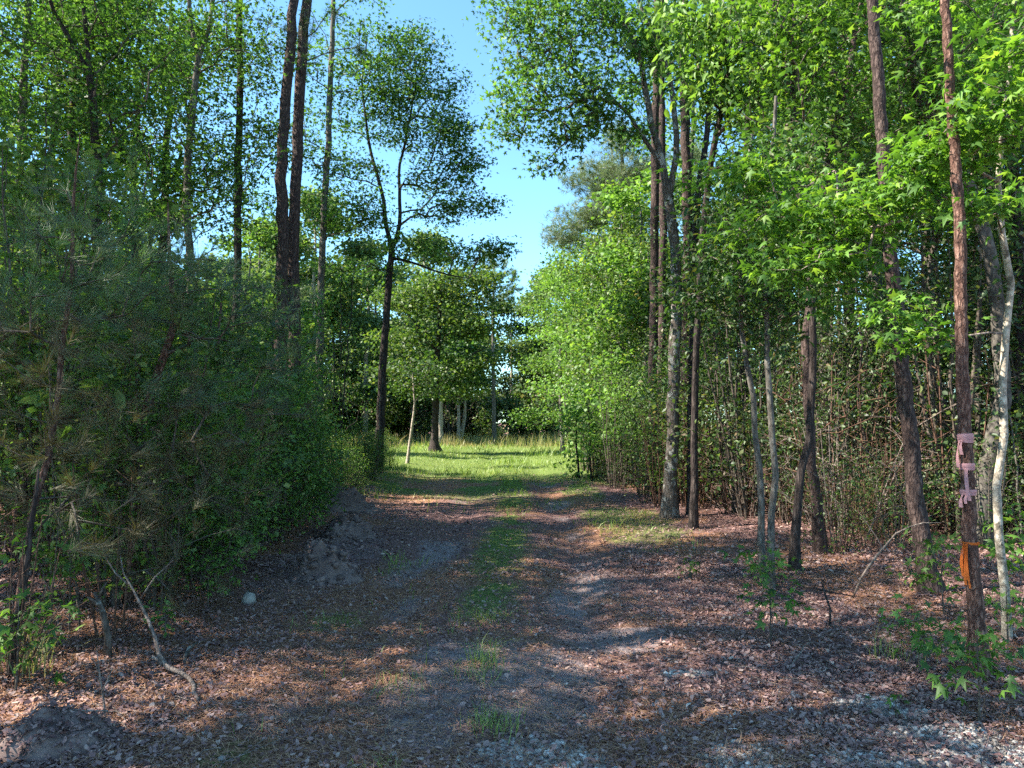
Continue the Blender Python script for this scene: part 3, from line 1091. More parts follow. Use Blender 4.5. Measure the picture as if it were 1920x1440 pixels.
D = 38.0
plant('oak_tree', 'broad dense dark oak with a stout flared trunk at the edge of the clearing', 'tree',
      [(px_path([(815, None, D), (815, 820, D), (817, 760, D), (818, 700, D), (822, 640, D), (826, 560, D), (830, 500, D)]), [0.2232, 0.1798, 0.1674, 0.1488, 0.124, 0.0868, 0.031]),
       (px_path([(818, 705, D), (850, 690, D), (885, 665, D - .5), (915, 650, D - 1)]), [0.0744, 0.062, 0.0372, 0.0186]),
       (px_path([(820, 660, D), (790, 620, D), (765, 590, D)]), [0.0682, 0.0496, 0.0248])],
      blobs([(830, 580, D, 2.2, 1.6, 70), (770, 640, D, 1.8, .7, 50), (890, 610, D, 1.8, .6, 50), (905, 680, D, 1.4, .35, 34), (745, 690, D, 1.2, .3, 24), (900, 520, D, 1.3, .4, 26), (760, 560, D, 1.5, .5, 34), (830, 690, D, 2.2, .7, 56),
             (860, 530, D, 1.8, .9, 44), (770, 720, D, 1.4, .5, 26), (840, 735, D, 1.7, .4, 30), (800, 540, D, 1.5, .9, 34), (915, 560, D, 1.0, .6, 20)]),
      gum_spec(38, .16, 'brushleaf', s=.5, kind='wide', sz=.14), 'bark_dark', flare=1.9, rise=.1)

D = 56.0
plant('open_crowned_pine', 'lone sparse topped pine with a tall bare trunk at the back of the clearing', 'pine tree',
      [(px_path([(927, None, D), (926, 760, D), (924, 650, D), (925, 560, D), (926, 500, D), (926, 462, D)]), [0.1776, 0.148, 0.1258, 0.0962, 0.0666, 0.0222])],
      blobs([(925, 490, D, 1.4, .8, 26), (900, 520, D, 1.0, .5, 20), (955, 515, D, 1.2, .5, 22), (965, 540, D, .9, .4, 14), (900, 555, D, .9, .4, 14), (945, 560, D, 1.0, .3, 12), (910, 475, D, .7, .4, 10)]),
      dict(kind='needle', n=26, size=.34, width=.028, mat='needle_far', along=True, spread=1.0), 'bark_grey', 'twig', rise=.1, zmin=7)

for lab, rows, rad in (
    ('pale straight stem at the far edge of the clearing, upright beside a leaning one', [(859, None, 57), (860, 790, 57), (859, 740, 57)], [.14, .12, .09]),
    ('pale stem leaning sideways at the far edge of the clearing', [(862, None, 57.5), (870, 790, 57.5), (872, 740, 57.5)], [.16, .14, .09]),
    ('grey trunk partly hidden behind the flared oak trunk', [(826, None, 52), (826, 780, 52), (825, 720, 52)], [.2, .18, .15])):
    plant('pale_tree', lab, 'tree', [(px_path(rows), rad)], blobs([(rows[-1][0], 705, rows[0][2], 2.0, 1.3, 36), (rows[-1][0] + 10, 650, rows[0][2], 2.0, 1.6, 34)]),
          gum_spec(40, .24, 'oak', s=.4, kind='wide'), 'bark_pale')

# --- trees on the right
D = 12.9
plant('maple_tree', 'lichen spotted trunk rising straight then forking, its leafy limbs arching out over the track', 'tree',
      [(px_path([(1256, None, D), (1258, 900, D), (1262, 780, D), (1264, 660, D), (1268, 540, D), (1262, 430, D), (1250, 350, D)]), [0.119, 0.1088, 0.102, 0.0986, 0.0918, 0.085, 0.0816]),
       (px_path([(1250, 350, D), (1235, 285, D), (1216, 200, D), (1203, 120, D), (1175, 40, D), (1135, -30, D), (1090, -160, D)]), [0.0646, 0.0578, 0.051, 0.0442, 0.0374, 0.0306, 0.0102]),
       (px_path([(1245, 315, D), (1205, 255, D), (1172, 208, D), (1130, 170, D - .3), (1095, 148, D - .6)]), [0.0408, 0.034, 0.0286, 0.0218, 0.0136]),
       (px_path([(1255, 370, D), (1266, 290, D), (1262, 180, D), (1240, 90, D), (1205, 20, D), (1180, -120, D)]), [0.0578, 0.051, 0.0442, 0.0374, 0.0306, 0.0136])],
      blobs([(1130, 60, D, 1.1, .55, 52), (1010, 90, D - .4, .75, .55, 40), (960, 10, D - .4, .6, .35, 24), (1080, 170, D - .4, .8, .35, 36), (990, 190, D - .6, .55, .3, 24),
             (960, 235, D - .6, .3, .25, 12), (1060, 250, D - .5, .4, .25, 14), (1150, 240, D, .6, .3, 16), (1050, 10, D, .9, .45, 34), (1190, 110, D, .7, .6, 28),
             (1030, 310, D - .6, .22, .1, 6), (1100, -120, D, 1.5, .9, 50), (1230, 30, D + .3, .8, .8, 30), (1280, 120, D + .5, .6, .7, 20), (1220, -160, D, 1.4, 1.0, 40), (1110, 215, D - .5, .5, .2, 12)]),
      gum_spec(34, .095, 'gum', s=.17, kind='star', sz=.08, hang=.5), 'bark_spot', rise=.05, pen=1.0, flare=1.5, maxr=.035)

for px, D, w, lab, xt in ((1222, 17.0, .10, 'dark pine trunk just behind the lichen spotted maple, on its track side', 1232),
                          (1238, 19.0, .10, 'second dark pine trunk behind the lichen spotted maple, half covered by it', 1240),
                          (1284, 15.0, .105, 'straight dark pine trunk rising beside the lichen spotted maple, away from the track', 1283)):
    plant('dark_pine', lab, 'pine tree', [(px_path([(px, None, D), (px + 2, 700, D), (px + 5, 480, D), ((px + xt) / 2 + 2, 250, D), (xt, 60, D), (xt + 5, -250, D), (xt + 5, -480, D)]), [w * 1.15, w, w * .95, w * .88, w * .8, w * .55, w * .2])],
          blobs([(xt + 10, 60, D, 1.2, .8, 14), (xt, -160, D, 1.8, 1.2, 44), (xt + 10, -400, D, 1.8, 1.4, 44)]),
          dict(kind='needle', n=28, size=.22, width=.008, mat='needle', along=True, spread=1.0), 'bark_pine', zmin=6)

D = 13.0
plant('dark_stemmed_tree', 'thin dark stem slanting up beside the straight dark pine trunk', 'tree',
      [(px_path([(1296, None, D), (1298, 690, D), (1302, 480, D), (1318, 300, D), (1334, 190, D), (1345, 60, D), (1350, -160, D)]), [.075, .06, .055, .05, .045, .035, .012])],
      blobs([(1330, 420, D, .9, .5, 30), (1300, 530, D, .8, .5, 26), (1370, 330, D, .8, .5, 24), (1350, 610, D, .8, .4, 20), (1400, 230, D, .8, .5, 18)]), gum_spec(40, .075, 'holly', kind='rhomb', s=.24), 'bark_dark')

# two slender grey stems
for rows, lab, bl in (
    ([(1433, None, 7.75), (1428, 960, 7.75), (1420, 850, 7.75), (1406, 720, 7.7), (1396, 640, 7.7), (1385, 540, 7.6), (1392, 400, 7.5), (1410, 250, 7.4)],
     'slender lichen marked grey stem that bows at mid height, track side of its pair', [(1400, 560, 7.6, .5, .3, 34), (1360, 480, 7.6, .45, .25, 24), (1330, 560, 7.7, .4, .25, 18), (1400, 400, 7.4, .55, .3, 26), (1440, 640, 7.6, .4, .2, 12)]),
    ([(1444, None, 7.55), (1449, 960, 7.55), (1452, 850, 7.5), (1443, 700, 7.5), (1436, 580, 7.5), (1430, 480, 7.4), (1440, 330, 7.3), (1455, 180, 7.2)],
     'slender straighter grey stem, woodland side of its pair', [(1460, 480, 7.3, .5, .3, 26), (1500, 560, 7.4, .4, .2, 16), (1420, 320, 7.2, .5, .3, 26), (1490, 300, 7.2, .5, .3, 22)])):
    plant('slender_tree', lab, 'tree', [(px_path(rows), R2(.036, .016, len(rows)))], blobs(bl), gum_spec(24, .07, 'oak', s=.14, kind='oval', sz=.08), 'bark_grey', seg=.25, tip_r=.0025, group=None)

plant('leaning_pine', 'dark trunk leaning toward its neighbour and crossing it at chest height', 'tree',
      [(px_path([(1489, None, 8.2), (1496, 960, 8.25), (1508, 880, 8.3), (1520, 790, 8.4), (1524, 620, 8.4), (1512, 450, 8.4), (1490, 260, 8.4), (1487, 0, 8.4), (1480, -300, 8.4)]), [0.0541, 0.0445, 0.0414, 0.0395, 0.0382, 0.035, 0.0318, 0.0255, 0.0077])],
      blobs([(1500, 180, 8.2, .7, .4, 30), (1550, 80, 8.2, .7, .4, 30), (1440, 60, 8.2, .7, .4, 30), (1500, -120, 8.2, .9, .7, 40)]), gum_spec(30, .085, 'maple', s=.2, kind='lobe', hang=1.2), 'bark_dark')
plant('slanting_tree', 'peeling dark trunk rooted beside the leaning one, slanting away higher up', 'tree',
      [(px_path([(1540, None, 9.1), (1532, 960, 9.0), (1518, 830, 8.9), (1513, 690, 8.9), (1530, 480, 8.9), (1555, 300, 8.9), (1580, 180, 8.8), (1605, 60, 8.8), (1640, -150, 8.8)]), [0.0738, 0.0615, 0.0533, 0.0508, 0.0476, 0.0426, 0.0394, 0.0328, 0.0123])],
      blobs([(1600, 260, 8.8, .7, .4, 24), (1560, 380, 8.8, .6, .3, 22), (1660, 100, 8.8, .7, .5, 26), (1620, -80, 8.8, .9, .6, 30)]), gum_spec(30, .08, 'gum', s=.2, kind='lobe'), 'bark_pine')

D = 7.0
plant('big_pine', 'thick purple brown pine trunk with ivy at its foot, leaning gently toward the track', 'pine tree',
      [(px_path([(1748, None, D), (1733, 1040, D), (1716, 920, D), (1704, 800, D), (1690, 680, D), (1676, 540, D), (1664, 400, D), (1652, 220, D), (1640, 60, D), (1630, -80, D), (1610, -400, D), (1590, -900, D)]),
        [0.0811, 0.0729, 0.0704, 0.0662, 0.0629, 0.0596, 0.0563, 0.053, 0.0497, 0.0464, 0.0414, 0.0248])],
      blobs([(1600, -700, D, 1.2, 1.0, 40), (1590, -950, D, 1.3, 1.0, 40)]), dict(kind='needle', n=34, size=.2, width=.005, mat='needle', along=True, spread=1.0), 'bark_pine', flare=1.55, rough=.09, zmin=6, sides=20, wob=.005, step=.07)

plant('ribbon_pine', 'slim reddish pine trunk carrying pink and orange tape bands', 'pine tree',
      [(px_path([(1838, None, 4.85), (1830, 1150, 4.85), (1822, 1060, 4.85), (1814, 900, 4.85), (1807, 760, 4.85), (1802, 600, 4.85), (1800, 450, 4.85), (1793, 330, 4.85), (1782, 180, 4.85), (1772, 0, 4.85), (1760, -250, 4.8), (1740, -700, 4.8), (1730, -1100, 4.8)]),
        [0.0502, 0.0456, 0.0426, 0.0403, 0.038, 0.0357, 0.0342, 0.0319, 0.0289, 0.0274, 0.0251, 0.0213, 0.0091])],
      blobs([(1730, -800, 4.8, .9, .7, 30), (1730, -1100, 4.8, .9, .7, 40)]), dict(kind='needle', n=34, size=.19, width=.004, mat='needle', along=True, spread=1.0), 'bark_redpine', flare=1.5, rough=.09, zmin=4.5, sides=18, wob=.003, step=.05)

mp_b = [(1560, 480, 6.0, .35, .12, 20), (1490, 500, 6.0, .35, .12, 22), (1620, 420, 5.8, .4, .14, 22), (1680, 370, 5.6, .4, .14, 22), (1750, 310, 5.3, .35, .14, 22),
        (1820, 260, 5.0, .35, .12, 22), (1890, 180, 4.8, .3, .16, 20), (1900, 90, 4.8, .3, .2, 16), (1500, 400, 6.2, .4, .12, 18), (1580, 560, 6.0, .25, .08, 8),
        (1440, 440, 6.4, .4, .12, 18), (1690, 590, 5.6, .16, .12, 10), (1720, 630, 5.5, .14, .10, 8), (1870, 380, 5.0, .3, .1, 12), (1390, 330, 6.6, .4, .14, 18), (1480, 330, 6.4, .4, .12, 16)]
plant('pale_maple', 'crooked pale barked slim tree by the frame edge, spreading sunlit star shaped leaves', 'tree',
      [(px_path([(1889, None, 5.55), (1886, 1110, 5.55), (1884, 1060, 5.55), (1876, 980, 5.5), (1868, 930, 5.5), (1874, 850, 5.5), (1881, 740, 5.5), (1886, 640, 5.5), (1893, 540, 5.5), (1886, 430, 5.4), (1878, 330, 5.4), (1890, 180, 5.3), (1900, 0, 5.2), (1900, -250, 5.2)]),
        [0.0318, 0.0296, 0.0311, 0.0281, 0.0281, 0.0266, 0.0259, 0.0252, 0.0244, 0.0215, 0.0192, 0.0163, 0.0133, 0.0044])],
      np.vstack([blobs(mp_b), blobs([(1880, -60, 5.1, .5, .4, 26), (1780, -80, 5.4, .6, .3, 24)])]), gum_spec(19, .088, 'maple', s=.12, kind='star', sz=.05, hang=.55, jit=.45), 'bark_pale', 'deadwood', seg=.2, rise=.0, pen=.8, lift=.05, tip_r=.002, maxr=.012, sides=9, rough=.05, flare=1.15)

plant('arching_tree', 'thick smooth grey trunk arching steeply behind the crooked pale tree', 'tree',
      [(px_path([(1835, None, 9.5), (1852, 880, 9.5), (1876, 740, 9.5), (1872, 600, 9.5), (1848, 450, 9.4), (1800, 310, 9.3), (1742, 215, 9.2), (1705, 110, 9.1), (1690, 20, 9.0), (1670, -200, 9.0)]), [0.136, 0.1122, 0.0952, 0.085, 0.0816, 0.0782, 0.0714, 0.0646, 0.0578, 0.034])],
      blobs([(1700, 60, 9, .9, .5, 30), (1760, 130, 9, .8, .5, 26), (1640, 180, 9, .9, .5, 26), (1820, 200, 9, .8, .5, 26), (1690, -150, 9, 1.2, .8, 40), (1860, 80, 9, .9, .6, 24)]), gum_spec(34, .085, 'gum', s=.22, kind='lobe'), 'bark_smooth', flare=1.25)

for rows, rad, lab, bark in (
    ([(1742, None, 12.5), (1742, 900, 12.5), (1744, 660, 12.5), (1738, 420, 12.5), (1730, 200, 12.5), (1725, -100, 12.5)], [.12, .09, .08, .075, .065, .03], 'pale grey trunk standing deep in shade beyond the thick purple brown pine', 'bark_grey'),
    ([(1795, None, 11.0), (1778, 860, 11.0), (1765, 730, 11), (1752, 600, 11), (1745, 480, 11), (1735, 350, 11)], [.07, .055, .045, .04, .035, .015], 'thin bent grey stem in shade beside the pale grey trunk', 'bark_grey'),
    ([(1598, None, 14), (1600, 800, 14), (1592, 560, 14), (1588, 380, 14), (1580, 150, 14), (1575, -150, 14)], [.13, .11, .1, .09, .08, .03], 'shaded trunk in the gap between the crossing trunks and the thick pine', 'bark_dark'),
    ([(1390, None, 16), (1392, 780, 16), (1398, 560, 16), (1402, 300, 16), (1410, 0, 16)], [.13, .11, .10, .08, .04], 'shaded trunk seen behind the two slender grey stems', 'bark_dark'),
    ([(1912, None, 10.5), (1908, 800, 10.5), (1912, 600, 10.5), (1906, 350, 10.5), (1915, 100, 10.5)], [.09, .07, .065, .055, .03], 'dim brown trunk at the frame edge behind the crooked pale tree', 'bark_dark'),
    ([(1650, None, 19), (1652, 760, 19), (1640, 520, 19), (1632, 300, 19), (1630, 0, 19)], [.16, .14, .13, .11, .05], 'distant dark trunk deep in the wood between two nearer pines', 'bark_pine'),
    ([(1470, None, 21), (1468, 700, 21), (1476, 480, 21), (1480, 250, 21), (1484, 0, 21)], [.17, .15, .13, .12, .06], 'distant dark trunk deep in the wood behind the crossing trunks', 'bark_pine')):
    D = rows[0][2]
    x0 = rows[-1][0]
    plant('shaded_tree', lab, 'tree', [(px_path(rows), rad)],
          blobs([(x0 - 40, 420, D, 1.1, .6, 24), (x0 + 50, 320, D, 1.1, .6, 28), (x0, 180, D, 1.4, .8, 36), (x0 + 30, 20, D, 1.6, .9, 36), (x0 - 40, -140, D, 1.6, 1.0, 34)]), gum_spec(27, .075 + .002 * D, 'gum', kind='lobe'), bark)

# pendulous bright foliage at the top: tree rooted behind the stems
plant('hickory_tree', 'tall slim tree with hanging clusters of bright drooping leaves high above the slender stems', 'tree',
      [(px_path([(1300, None, 11.6), (1302, 800, 11.5), (1312, 560, 11.2), (1330, 330, 10.6), (1362, 150, 10.2), (1370, -60, 10.2), (1380, -320, 10.2)]), [.062, .05, .046, .042, .038, .03, .012])],
      blobs([(1380, 70, 9.9, .75, .4, 40), (1330, 150, 9.9, .4, .3, 22), (1450, 40, 9.9, .7, .4, 36), (1400, 180, 9.9, .4, .2, 16), (1310, 40, 9.9, .6, .35, 22), (1540, 50, 9.9, .6, .35, 22), (1400, -120, 10, 1.1, .7, 40), (1500, 150, 9.9, .4, .25, 14)]),
      gum_spec(24, .12, 'bright', s=.16, kind='oval', sz=.12, hang=2.2, jit=1.2), 'bark_dark', rise=.1, maxr=.03)

# sunlit young trees along the track beyond the maple
for px, D, top, w, lab in ((1165, 27, 372, .10, 'sunlit lime green young tree overhanging the track just past the maple'),
                           (1100, 33, 405, .10, 'sunlit lime green young tree at the bend of the track where the clearing opens'),
                           (1055, 42, 462, .12, 'bright green young tree bordering the clearing, shorter than its neighbours'),
                           (1215, 24, 470, .08, 'bushy bright sapling between the track and the dark pine trunks')):
    h = 790 - top
    plant('young_tree', lab, 'tree', [(px_path([(px, None, D), (px - 4, top + h * .6, D), (px + 3, top + h * .3, D), (px, top, D)]), [w, w * .8, w * .5, .02]),],
          np.vstack([blobs([(px, top + 40, D, .8, 1.4, 46), (px + 14, top + 90, D, 1.1, 1.0, 36), (px - 36 * 24 / D, top + 120, D, 1.7, .7, 44), (px + 36 * 24 / D, top + 160, D, 1.8, .8, 44), (px - 50 * 24 / D, top + 220, D, 1.8, .6, 40), (px + 20, top + 270, D, 1.9, .6, 34), (px - 34, top + 320, D - .5, 1.7, .5, 30), (px + 10, top + 200, D + .8, 2.2, 1.6, 40)])]),
          gum_spec(34, .06 + .0018 * D, 'bright' if D > 30 else 'brushleaf', s=.34, kind='wide', sz=.16), 'bark_grey')
plant('grey_pine', 'big feathery grey green pine towering over the lime green trees past the maple', 'pine tree',
      [(px_path([(1180, None, 31), (1180, 700, 31), (1176, 520, 31), (1172, 380, 31), (1165, 280, 31), (1160, 225, 31)]), [.2, .16, .14, .11, .06, .02])],
      blobs([(1160, 270, 31, .9, .8, 34), (1110, 330, 31, 1.2, .5, 40), (1190, 330, 31, 1.3, .6, 40), (1080, 410, 31, 1.2, .5, 40), (1150, 400, 31, 1.4, .6, 44), (1060, 440, 30.5, 1.0, .3, 30), (1130, 360, 31, 1.8, 1.4, 90), (1200, 300, 31.5, 1.2, 1.2, 40), (1120, 460, 31, 1.4, .5, 40), (1210, 420, 31, 1.3, .6, 36)]),
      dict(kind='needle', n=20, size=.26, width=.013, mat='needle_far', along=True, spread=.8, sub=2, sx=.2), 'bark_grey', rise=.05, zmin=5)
# slim sapling stems in front of them
for k, (px, D, top, lab) in enumerate(((1085, 22, 760, 'leafless wiry sapling at the grassy verge, the one standing most into the track'), (1110, 21, 700, 'wiry sapling stem on the verge, second out from the track'),
                                      (1140, 20, 640, 'tall thin sapling stem in the verge brush below the lime green trees'), (1172, 19, 700, 'thin sapling stem close to the dark pine trunks'), (1095, 25, 720, 'faint sapling stem behind the wiry verge saplings'))):
    plant('thin_sapling', lab, 'sapling', [(px_path([(px, None, D), (px + rng.uniform(-6, 6), 820, D), (px + rng.uniform(-8, 8), (820 + top) / 2, D), (px + rng.uniform(-12, 12), top, D)]), [.03, .025, .018, .005])],
          blobs([(px, top + 40, D, .6, .5, 12), (px, top + 120, D, .6, .5, 12)]), gum_spec(22, .12, 'bright', s=.2, kind='wide'), 'bark_dark')

# --- near young pines on the left
def young_pine(lab, rows, rad, bl, bl_dry):
    P = px_path(rows)
    A = np.vstack([blobs(bl), blobs(bl_dry)])
    A = A[rng.random(len(A)) < .42]
    sk = Skel()
    sk.trunk(P, rad, step=.25)
    root = thing('young_pine', P[0], lab, 'pine tree')
    nA = len(blobs(bl))
    sk.grow(A, .3, .15, .8, .02)
    sk.finish(.003, maxr=.016)
    mb = MB()
    Pt, Rt = sk.trunks[0]
    mb.tube(np.vstack([Pt[0] - np.array([0, 0, .2]), Pt]), np.concatenate([[Rt[0]], Rt]), 10, .08)
    sp_ = mb.n
    sk.limbs(mb)
    mb.build('trunk', M['bark_redpine'], root, True, P[0], M['twig'], sp_)
    tips, dirs = sk.tip_data()
    zc = np.percentile(tips[:, 2], 48)
    for sel, mat, nm in ((tips[:, 2] >= zc, 'needle', 'crown'), (tips[:, 2] < zc, 'needle_dry', 'dry_foliage')):
        p, d = tips[sel], dirs[sel]
        p = np.repeat(p, 2, 0)
        d = np.repeat(d, 2, 0) + rng.normal(size=(len(p), 3)) * .35 + np.array([0, 0, .3])
        p[1::2] += rng.normal(size=(len(p) // 2, 3)) * .16
        V, T, R = needles(p, d, 56, .18, .0030, .50, .06)
        mesh_obj(nm, V, [T], M[mat], root, R, False, P[0])
    return root


young_pine('young pine with a purplish leaning stem and wispy needles, close by the frame edge',
           [(15, None, 5.3), (70, 920, 5.35), (98, 800, 5.4), (122, 640, 5.45), (136, 480, 5.5), (142, 380, 5.5), (150, 250, 5.5)], [0.0263, 0.0236, 0.0221, 0.0189, 0.0147, 0.0105, 0.0032],
           [(120, 420, 5.5, .6, .35, 36), (40, 520, 5.4, .6, .35, 36), (200, 560, 5.4, .5, .35, 32), (60, 640, 5.2, .5, .3, 26), (250, 480, 5.6, .5, .3, 24)],
           [(30, 760, 5.1, .5, .35, 26), (150, 800, 5.2, .5, .35, 24), (80, 900, 5.0, .5, .3, 18), (220, 960, 5.1, .4, .25, 18)])
young_pine('young pine with a crooked red brown stem, its long needle sprays reaching toward the track',
           [(240, None, 6.6), (252, 960, 6.6), (262, 850, 6.6), (275, 760, 6.6), (300, 690, 6.6), (322, 610, 6.6), (326, 540, 6.6), (318, 470, 6.6), (315, 380, 6.6)], [0.045, 0.0413, 0.039, 0.036, 0.0338, 0.03, 0.0225, 0.015, 0.0045],
           [(330, 540, 6.5, .7, .4, 46), (420, 580, 6.4, .7, .35, 40), (480, 640, 6.3, .5, .3, 26), (240, 600, 6.4, .6, .35, 32), (430, 760, 6.0, .6, .35, 36), (500, 740, 6.2, .5, .3, 28), (440, 860, 5.9, .5, .3, 28)],
           [(330, 820, 6.2, .6, .4, 34), (260, 900, 6.0, .6, .4, 28), (350, 960, 5.9, .5, .3, 24), (180, 880, 6.2, .5, .35, 20), (300, 1080, 5.8, .3, .2, 10)])
young_pine('small bushy young pine farther along the bank, with blue grey needles and no visible stem',
           [(395, None, 9.5), (400, 880, 9.5), (408, 760, 9.5), (412, 640, 9.5), (415, 540, 9.5)], [.05, .045, .035, .02, .006],
           [(410, 640, 9.4, .7, .5, 36), (450, 740, 9.3, .8, .5, 40), (370, 740, 9.3, .7, .5, 30), (500, 700, 9.2, .6, .4, 26)],
           [(420, 860, 9.2, .7, .4, 24), (360, 880, 9.2, .5, .3, 14)])
# ------------------------------------------------------------------ kinds that are repeated
def shrub_proto(name, label, h, w, ntip, n, size, mat, kind='rhomb', stems=5, group=None, bark='twig', low=.12):
    sk = Skel()
    for k in range(stems):
        a = 2 * math.pi * (k + rng.random()) / stems
        r = w * rng.uniform(.15, .55)
        hh = h * rng.uniform(.65, 1.0)
        b0 = np.array([math.cos(a), math.sin(a), 0]) * .1
        sk.trunk([b0 + [0, 0, -.1], b0 + np.array([math.cos(a) * r * .4, math.sin(a) * r * .4, hh * .45]), np.array([math.cos(a) * r, math.sin(a) * r, hh])], [.016 * h / 2.5, .012 * h / 2.5, .004], step=.4)
    zz = h * (low + (1 - low) * rng.random(ntip) ** .85)
    rr = w * (.35 + .65 * np.sin(math.pi * np.clip(zz / h, .15, .93))) * np.sqrt(rng.random(ntip))
    aa = rng.random(ntip) * 6.283
    A = np.stack([rr * np.cos(aa), rr * np.sin(aa), zz], 1)
    sk.grow(A, .35, .3, 1.5, .08)
    sk.finish(.0025, maxr=.012)
    root = thing(name, (0, 0, 0), label, 'shrub', group)
    mb = MB()
    for P, R in sk.trunks:
        mb.tube(P, R, 5)
    sk.limbs(mb)
    mb.build('stems', M[bark], root, True)
    if n:
        add_foliage(root, sk, np.zeros(3), dict(kind=kind, n=n, size=size, sx=.17, sz=.11, up=.8, jit=.8, hang=.3, mat=mat, along=.6, name='foliage'))
    return root


def tree_proto(name, label, cat, h, w, ntip, n, size, mat, kind, bark, crown_lo=.3, needle=False, rad=.14, group=None, s=.3):
    sk = Skel()
    lean = rng.normal(0, .03, 2) * h
    sk.trunk([np.array([0, 0, -.2]), np.array([lean[0] * .3, lean[1] * .3, h * .35]), np.array([lean[0] * .8, lean[1] * .8, h * .7]), np.array([lean[0], lean[1], h])], [rad * 1.2, rad * .85, rad * .5, .015], step=.6, wob=.03)
    nc = max(7, ntip // 16)
    cz = h * (crown_lo + (1 - crown_lo) * rng.random(nc))
    prof = w * np.clip(1.15 - np.abs((cz / h - crown_lo) / (1 - crown_lo) - .4) * 1.3, .25, 1)
    ca = np.arange(nc) * 2.4 + rng.random(nc)
    cr = prof * rng.uniform(.35, .8, nc)
    A = []
    for z_, a_, r_, p_ in zip(cz, ca, cr, prof):
        A.append(blob((r_ * math.cos(a_), r_ * math.sin(a_), z_), (p_ * .42, p_ * .42, p_ * .24), ntip // nc + 1))
    sk.grow(np.vstack(A), .5, .2, 1.5, .08, zmin=h * crown_lo * .8)
    sk.finish(.005, maxr=rad * .45)
    root = thing(name, (0, 0, 0), label, cat, group)
    mb = MB()
    for P, R in sk.trunks:
        mb.tube(P, R, 8, .06)
    sp_ = mb.n
    sk.limbs(mb)
    mb.build('trunk', M[bark], root, True, None, M['twig'], sp_)
    if needle:
        sp = dict(kind='needle', n=n, size=size, width=size * .075, mat=mat, along=True, spread=1.0, sub=2, sx=.22)
    else:
        sp = dict(kind=kind, n=n, size=size, sx=s, sz=s * .5, up=1, jit=.65, hang=.4, mat=mat, along=.45)
    add_foliage(root, sk, np.zeros(3), sp)
    return root


def place(protos, spots, labels, group, smin=.8, smax=1.25, used=None, tilt=0.0):
    used = used if used is not None else set()
    for k, (x, y) in enumerate(spots):
        j = int(rng.integers(len(protos)))
        p = protos[j]
        loc = (float(x), float(y), float(gz(x, y)) - .02)
        lab = labels[j] if isinstance(labels, (list, tuple)) else labels
        sc = rng.uniform(smin, smax)
        if p.name not in used:
            used.add(p.name)
            p.location, p.rotation_euler, p.scale = loc, (0, 0, rng.random() * 6.28), (sc,) * 3
            p['label'], p['group'] = lab, group
        else:
            r_ = dup(p, loc, rng.random() * 6.28, sc, lab, group)
            if tilt:
                r_.rotation_euler = (rng.normal(0, tilt), rng.normal(0, tilt), rng.random() * 6.28)
    return used


def jitter_spots(n, fx, y0, y1, ypow=1.0):
    out = []
    for k in range(n):
        y = y0 + (y1 - y0) * ((k + rng.random()) / n) ** ypow
        a, b = fx(y)
        out.append((a + (b - a) * rng.random(), y))
    return out


# thicket along the shaded bank
SH = [shrub_proto('thicket_shrub', 'x', 2.6, 1.1, 130, 20, .07, 'brushleaf', stems=9),
      shrub_proto('thicket_shrub', 'x', 3.4, 1.2, 150, 18, .075, 'brushleaf', 'wide', stems=8),
      shrub_proto('thicket_shrub', 'x', 2.0, 1.0, 110, 18, .055, 'holly', stems=9)]
used = set()
edge = lambda y: -2.75 - .35 * sstep(9, 15, y) - .5 * sstep(15, 25, y)
SH += [shrub_proto('thicket_shrub', 'x', 2.8, 1.1, 130, 18, .075, 'bright', 'oval', stems=8), shrub_proto('thicket_shrub', 'x', 2.4, 1.0, 120, 16, .07, 'maple', 'lobe', stems=8)]  # brighter leaf colours imitate light coming through the dark thicket
place(SH, jitter_spots(22, lambda y: (edge(y) - .8, edge(y) - .15), 6.2, 13), 'leafy thicket shrub crowding the edge of the track on the shaded bank', 'shrubs lining the shaded bank of the track', .55, .9, used)
place(SH, jitter_spots(22, lambda y: (edge(y) - .9, edge(y) - .1), 13, 25), 'low leafy shrub fringing the far stretch of the shaded bank', 'low shrubs on the far stretch of the shaded bank', .25, .5, used)
place(SH, jitter_spots(50, lambda y: (edge(y) - 1.2 - y * .45, edge(y) - 1.1 - .5 * sstep(13, 18, y)), 7.5, 26), 'dense leafy shrub within the thicket behind the shaded bank', 'shrubs deep in the shaded thicket', .9, 1.5, used)
# understory on the sunny wood's side
UH = [shrub_proto('understory_shrub', 'x', 3.2, 1.2, 150, 22, .06, 'holly', stems=8),
      shrub_proto('understory_shrub', 'x', 4.6, 1.5, 190, 22, .07, 'holly', 'oval', stems=7, low=.15),
      shrub_proto('understory_shrub', 'x', 2.2, 1.1, 120, 20, .055, 'brushleaf', stems=8)]
used = set()
place(UH, jitter_spots(70, lambda y: (3.5 - .5 * sstep(14, 22, y) + .1, 4.5 + y * .62), 9.9, 24, 1.4), 'dark glossy leaved shrub in the shady understory behind the tagged trunks', 'dark understory shrubs under the trees', .8, 1.4, used)
VH = [shrub_proto('verge_shrub', 'x', 2.2, .9, 130, 9, .06, 'brushleaf', stems=11, bark='redtwig'), shrub_proto('verge_shrub', 'x', 3.0, .9, 140, 8, .07, 'bright', stems=10, low=.3), shrub_proto('verge_shrub', 'x', 1.6, .9, 130, 7, .05, 'holly', stems=12, bark='twig')]
used = set()
place(VH, jitter_spots(44, lambda y: (2.7 - .4 * sstep(13, 20, y), 3.6), 13.6, 30), 'low tangled shrub on the verge between the lichen spotted maple and the clearing', 'verge shrubs beside the track', .6, 1.0, used)

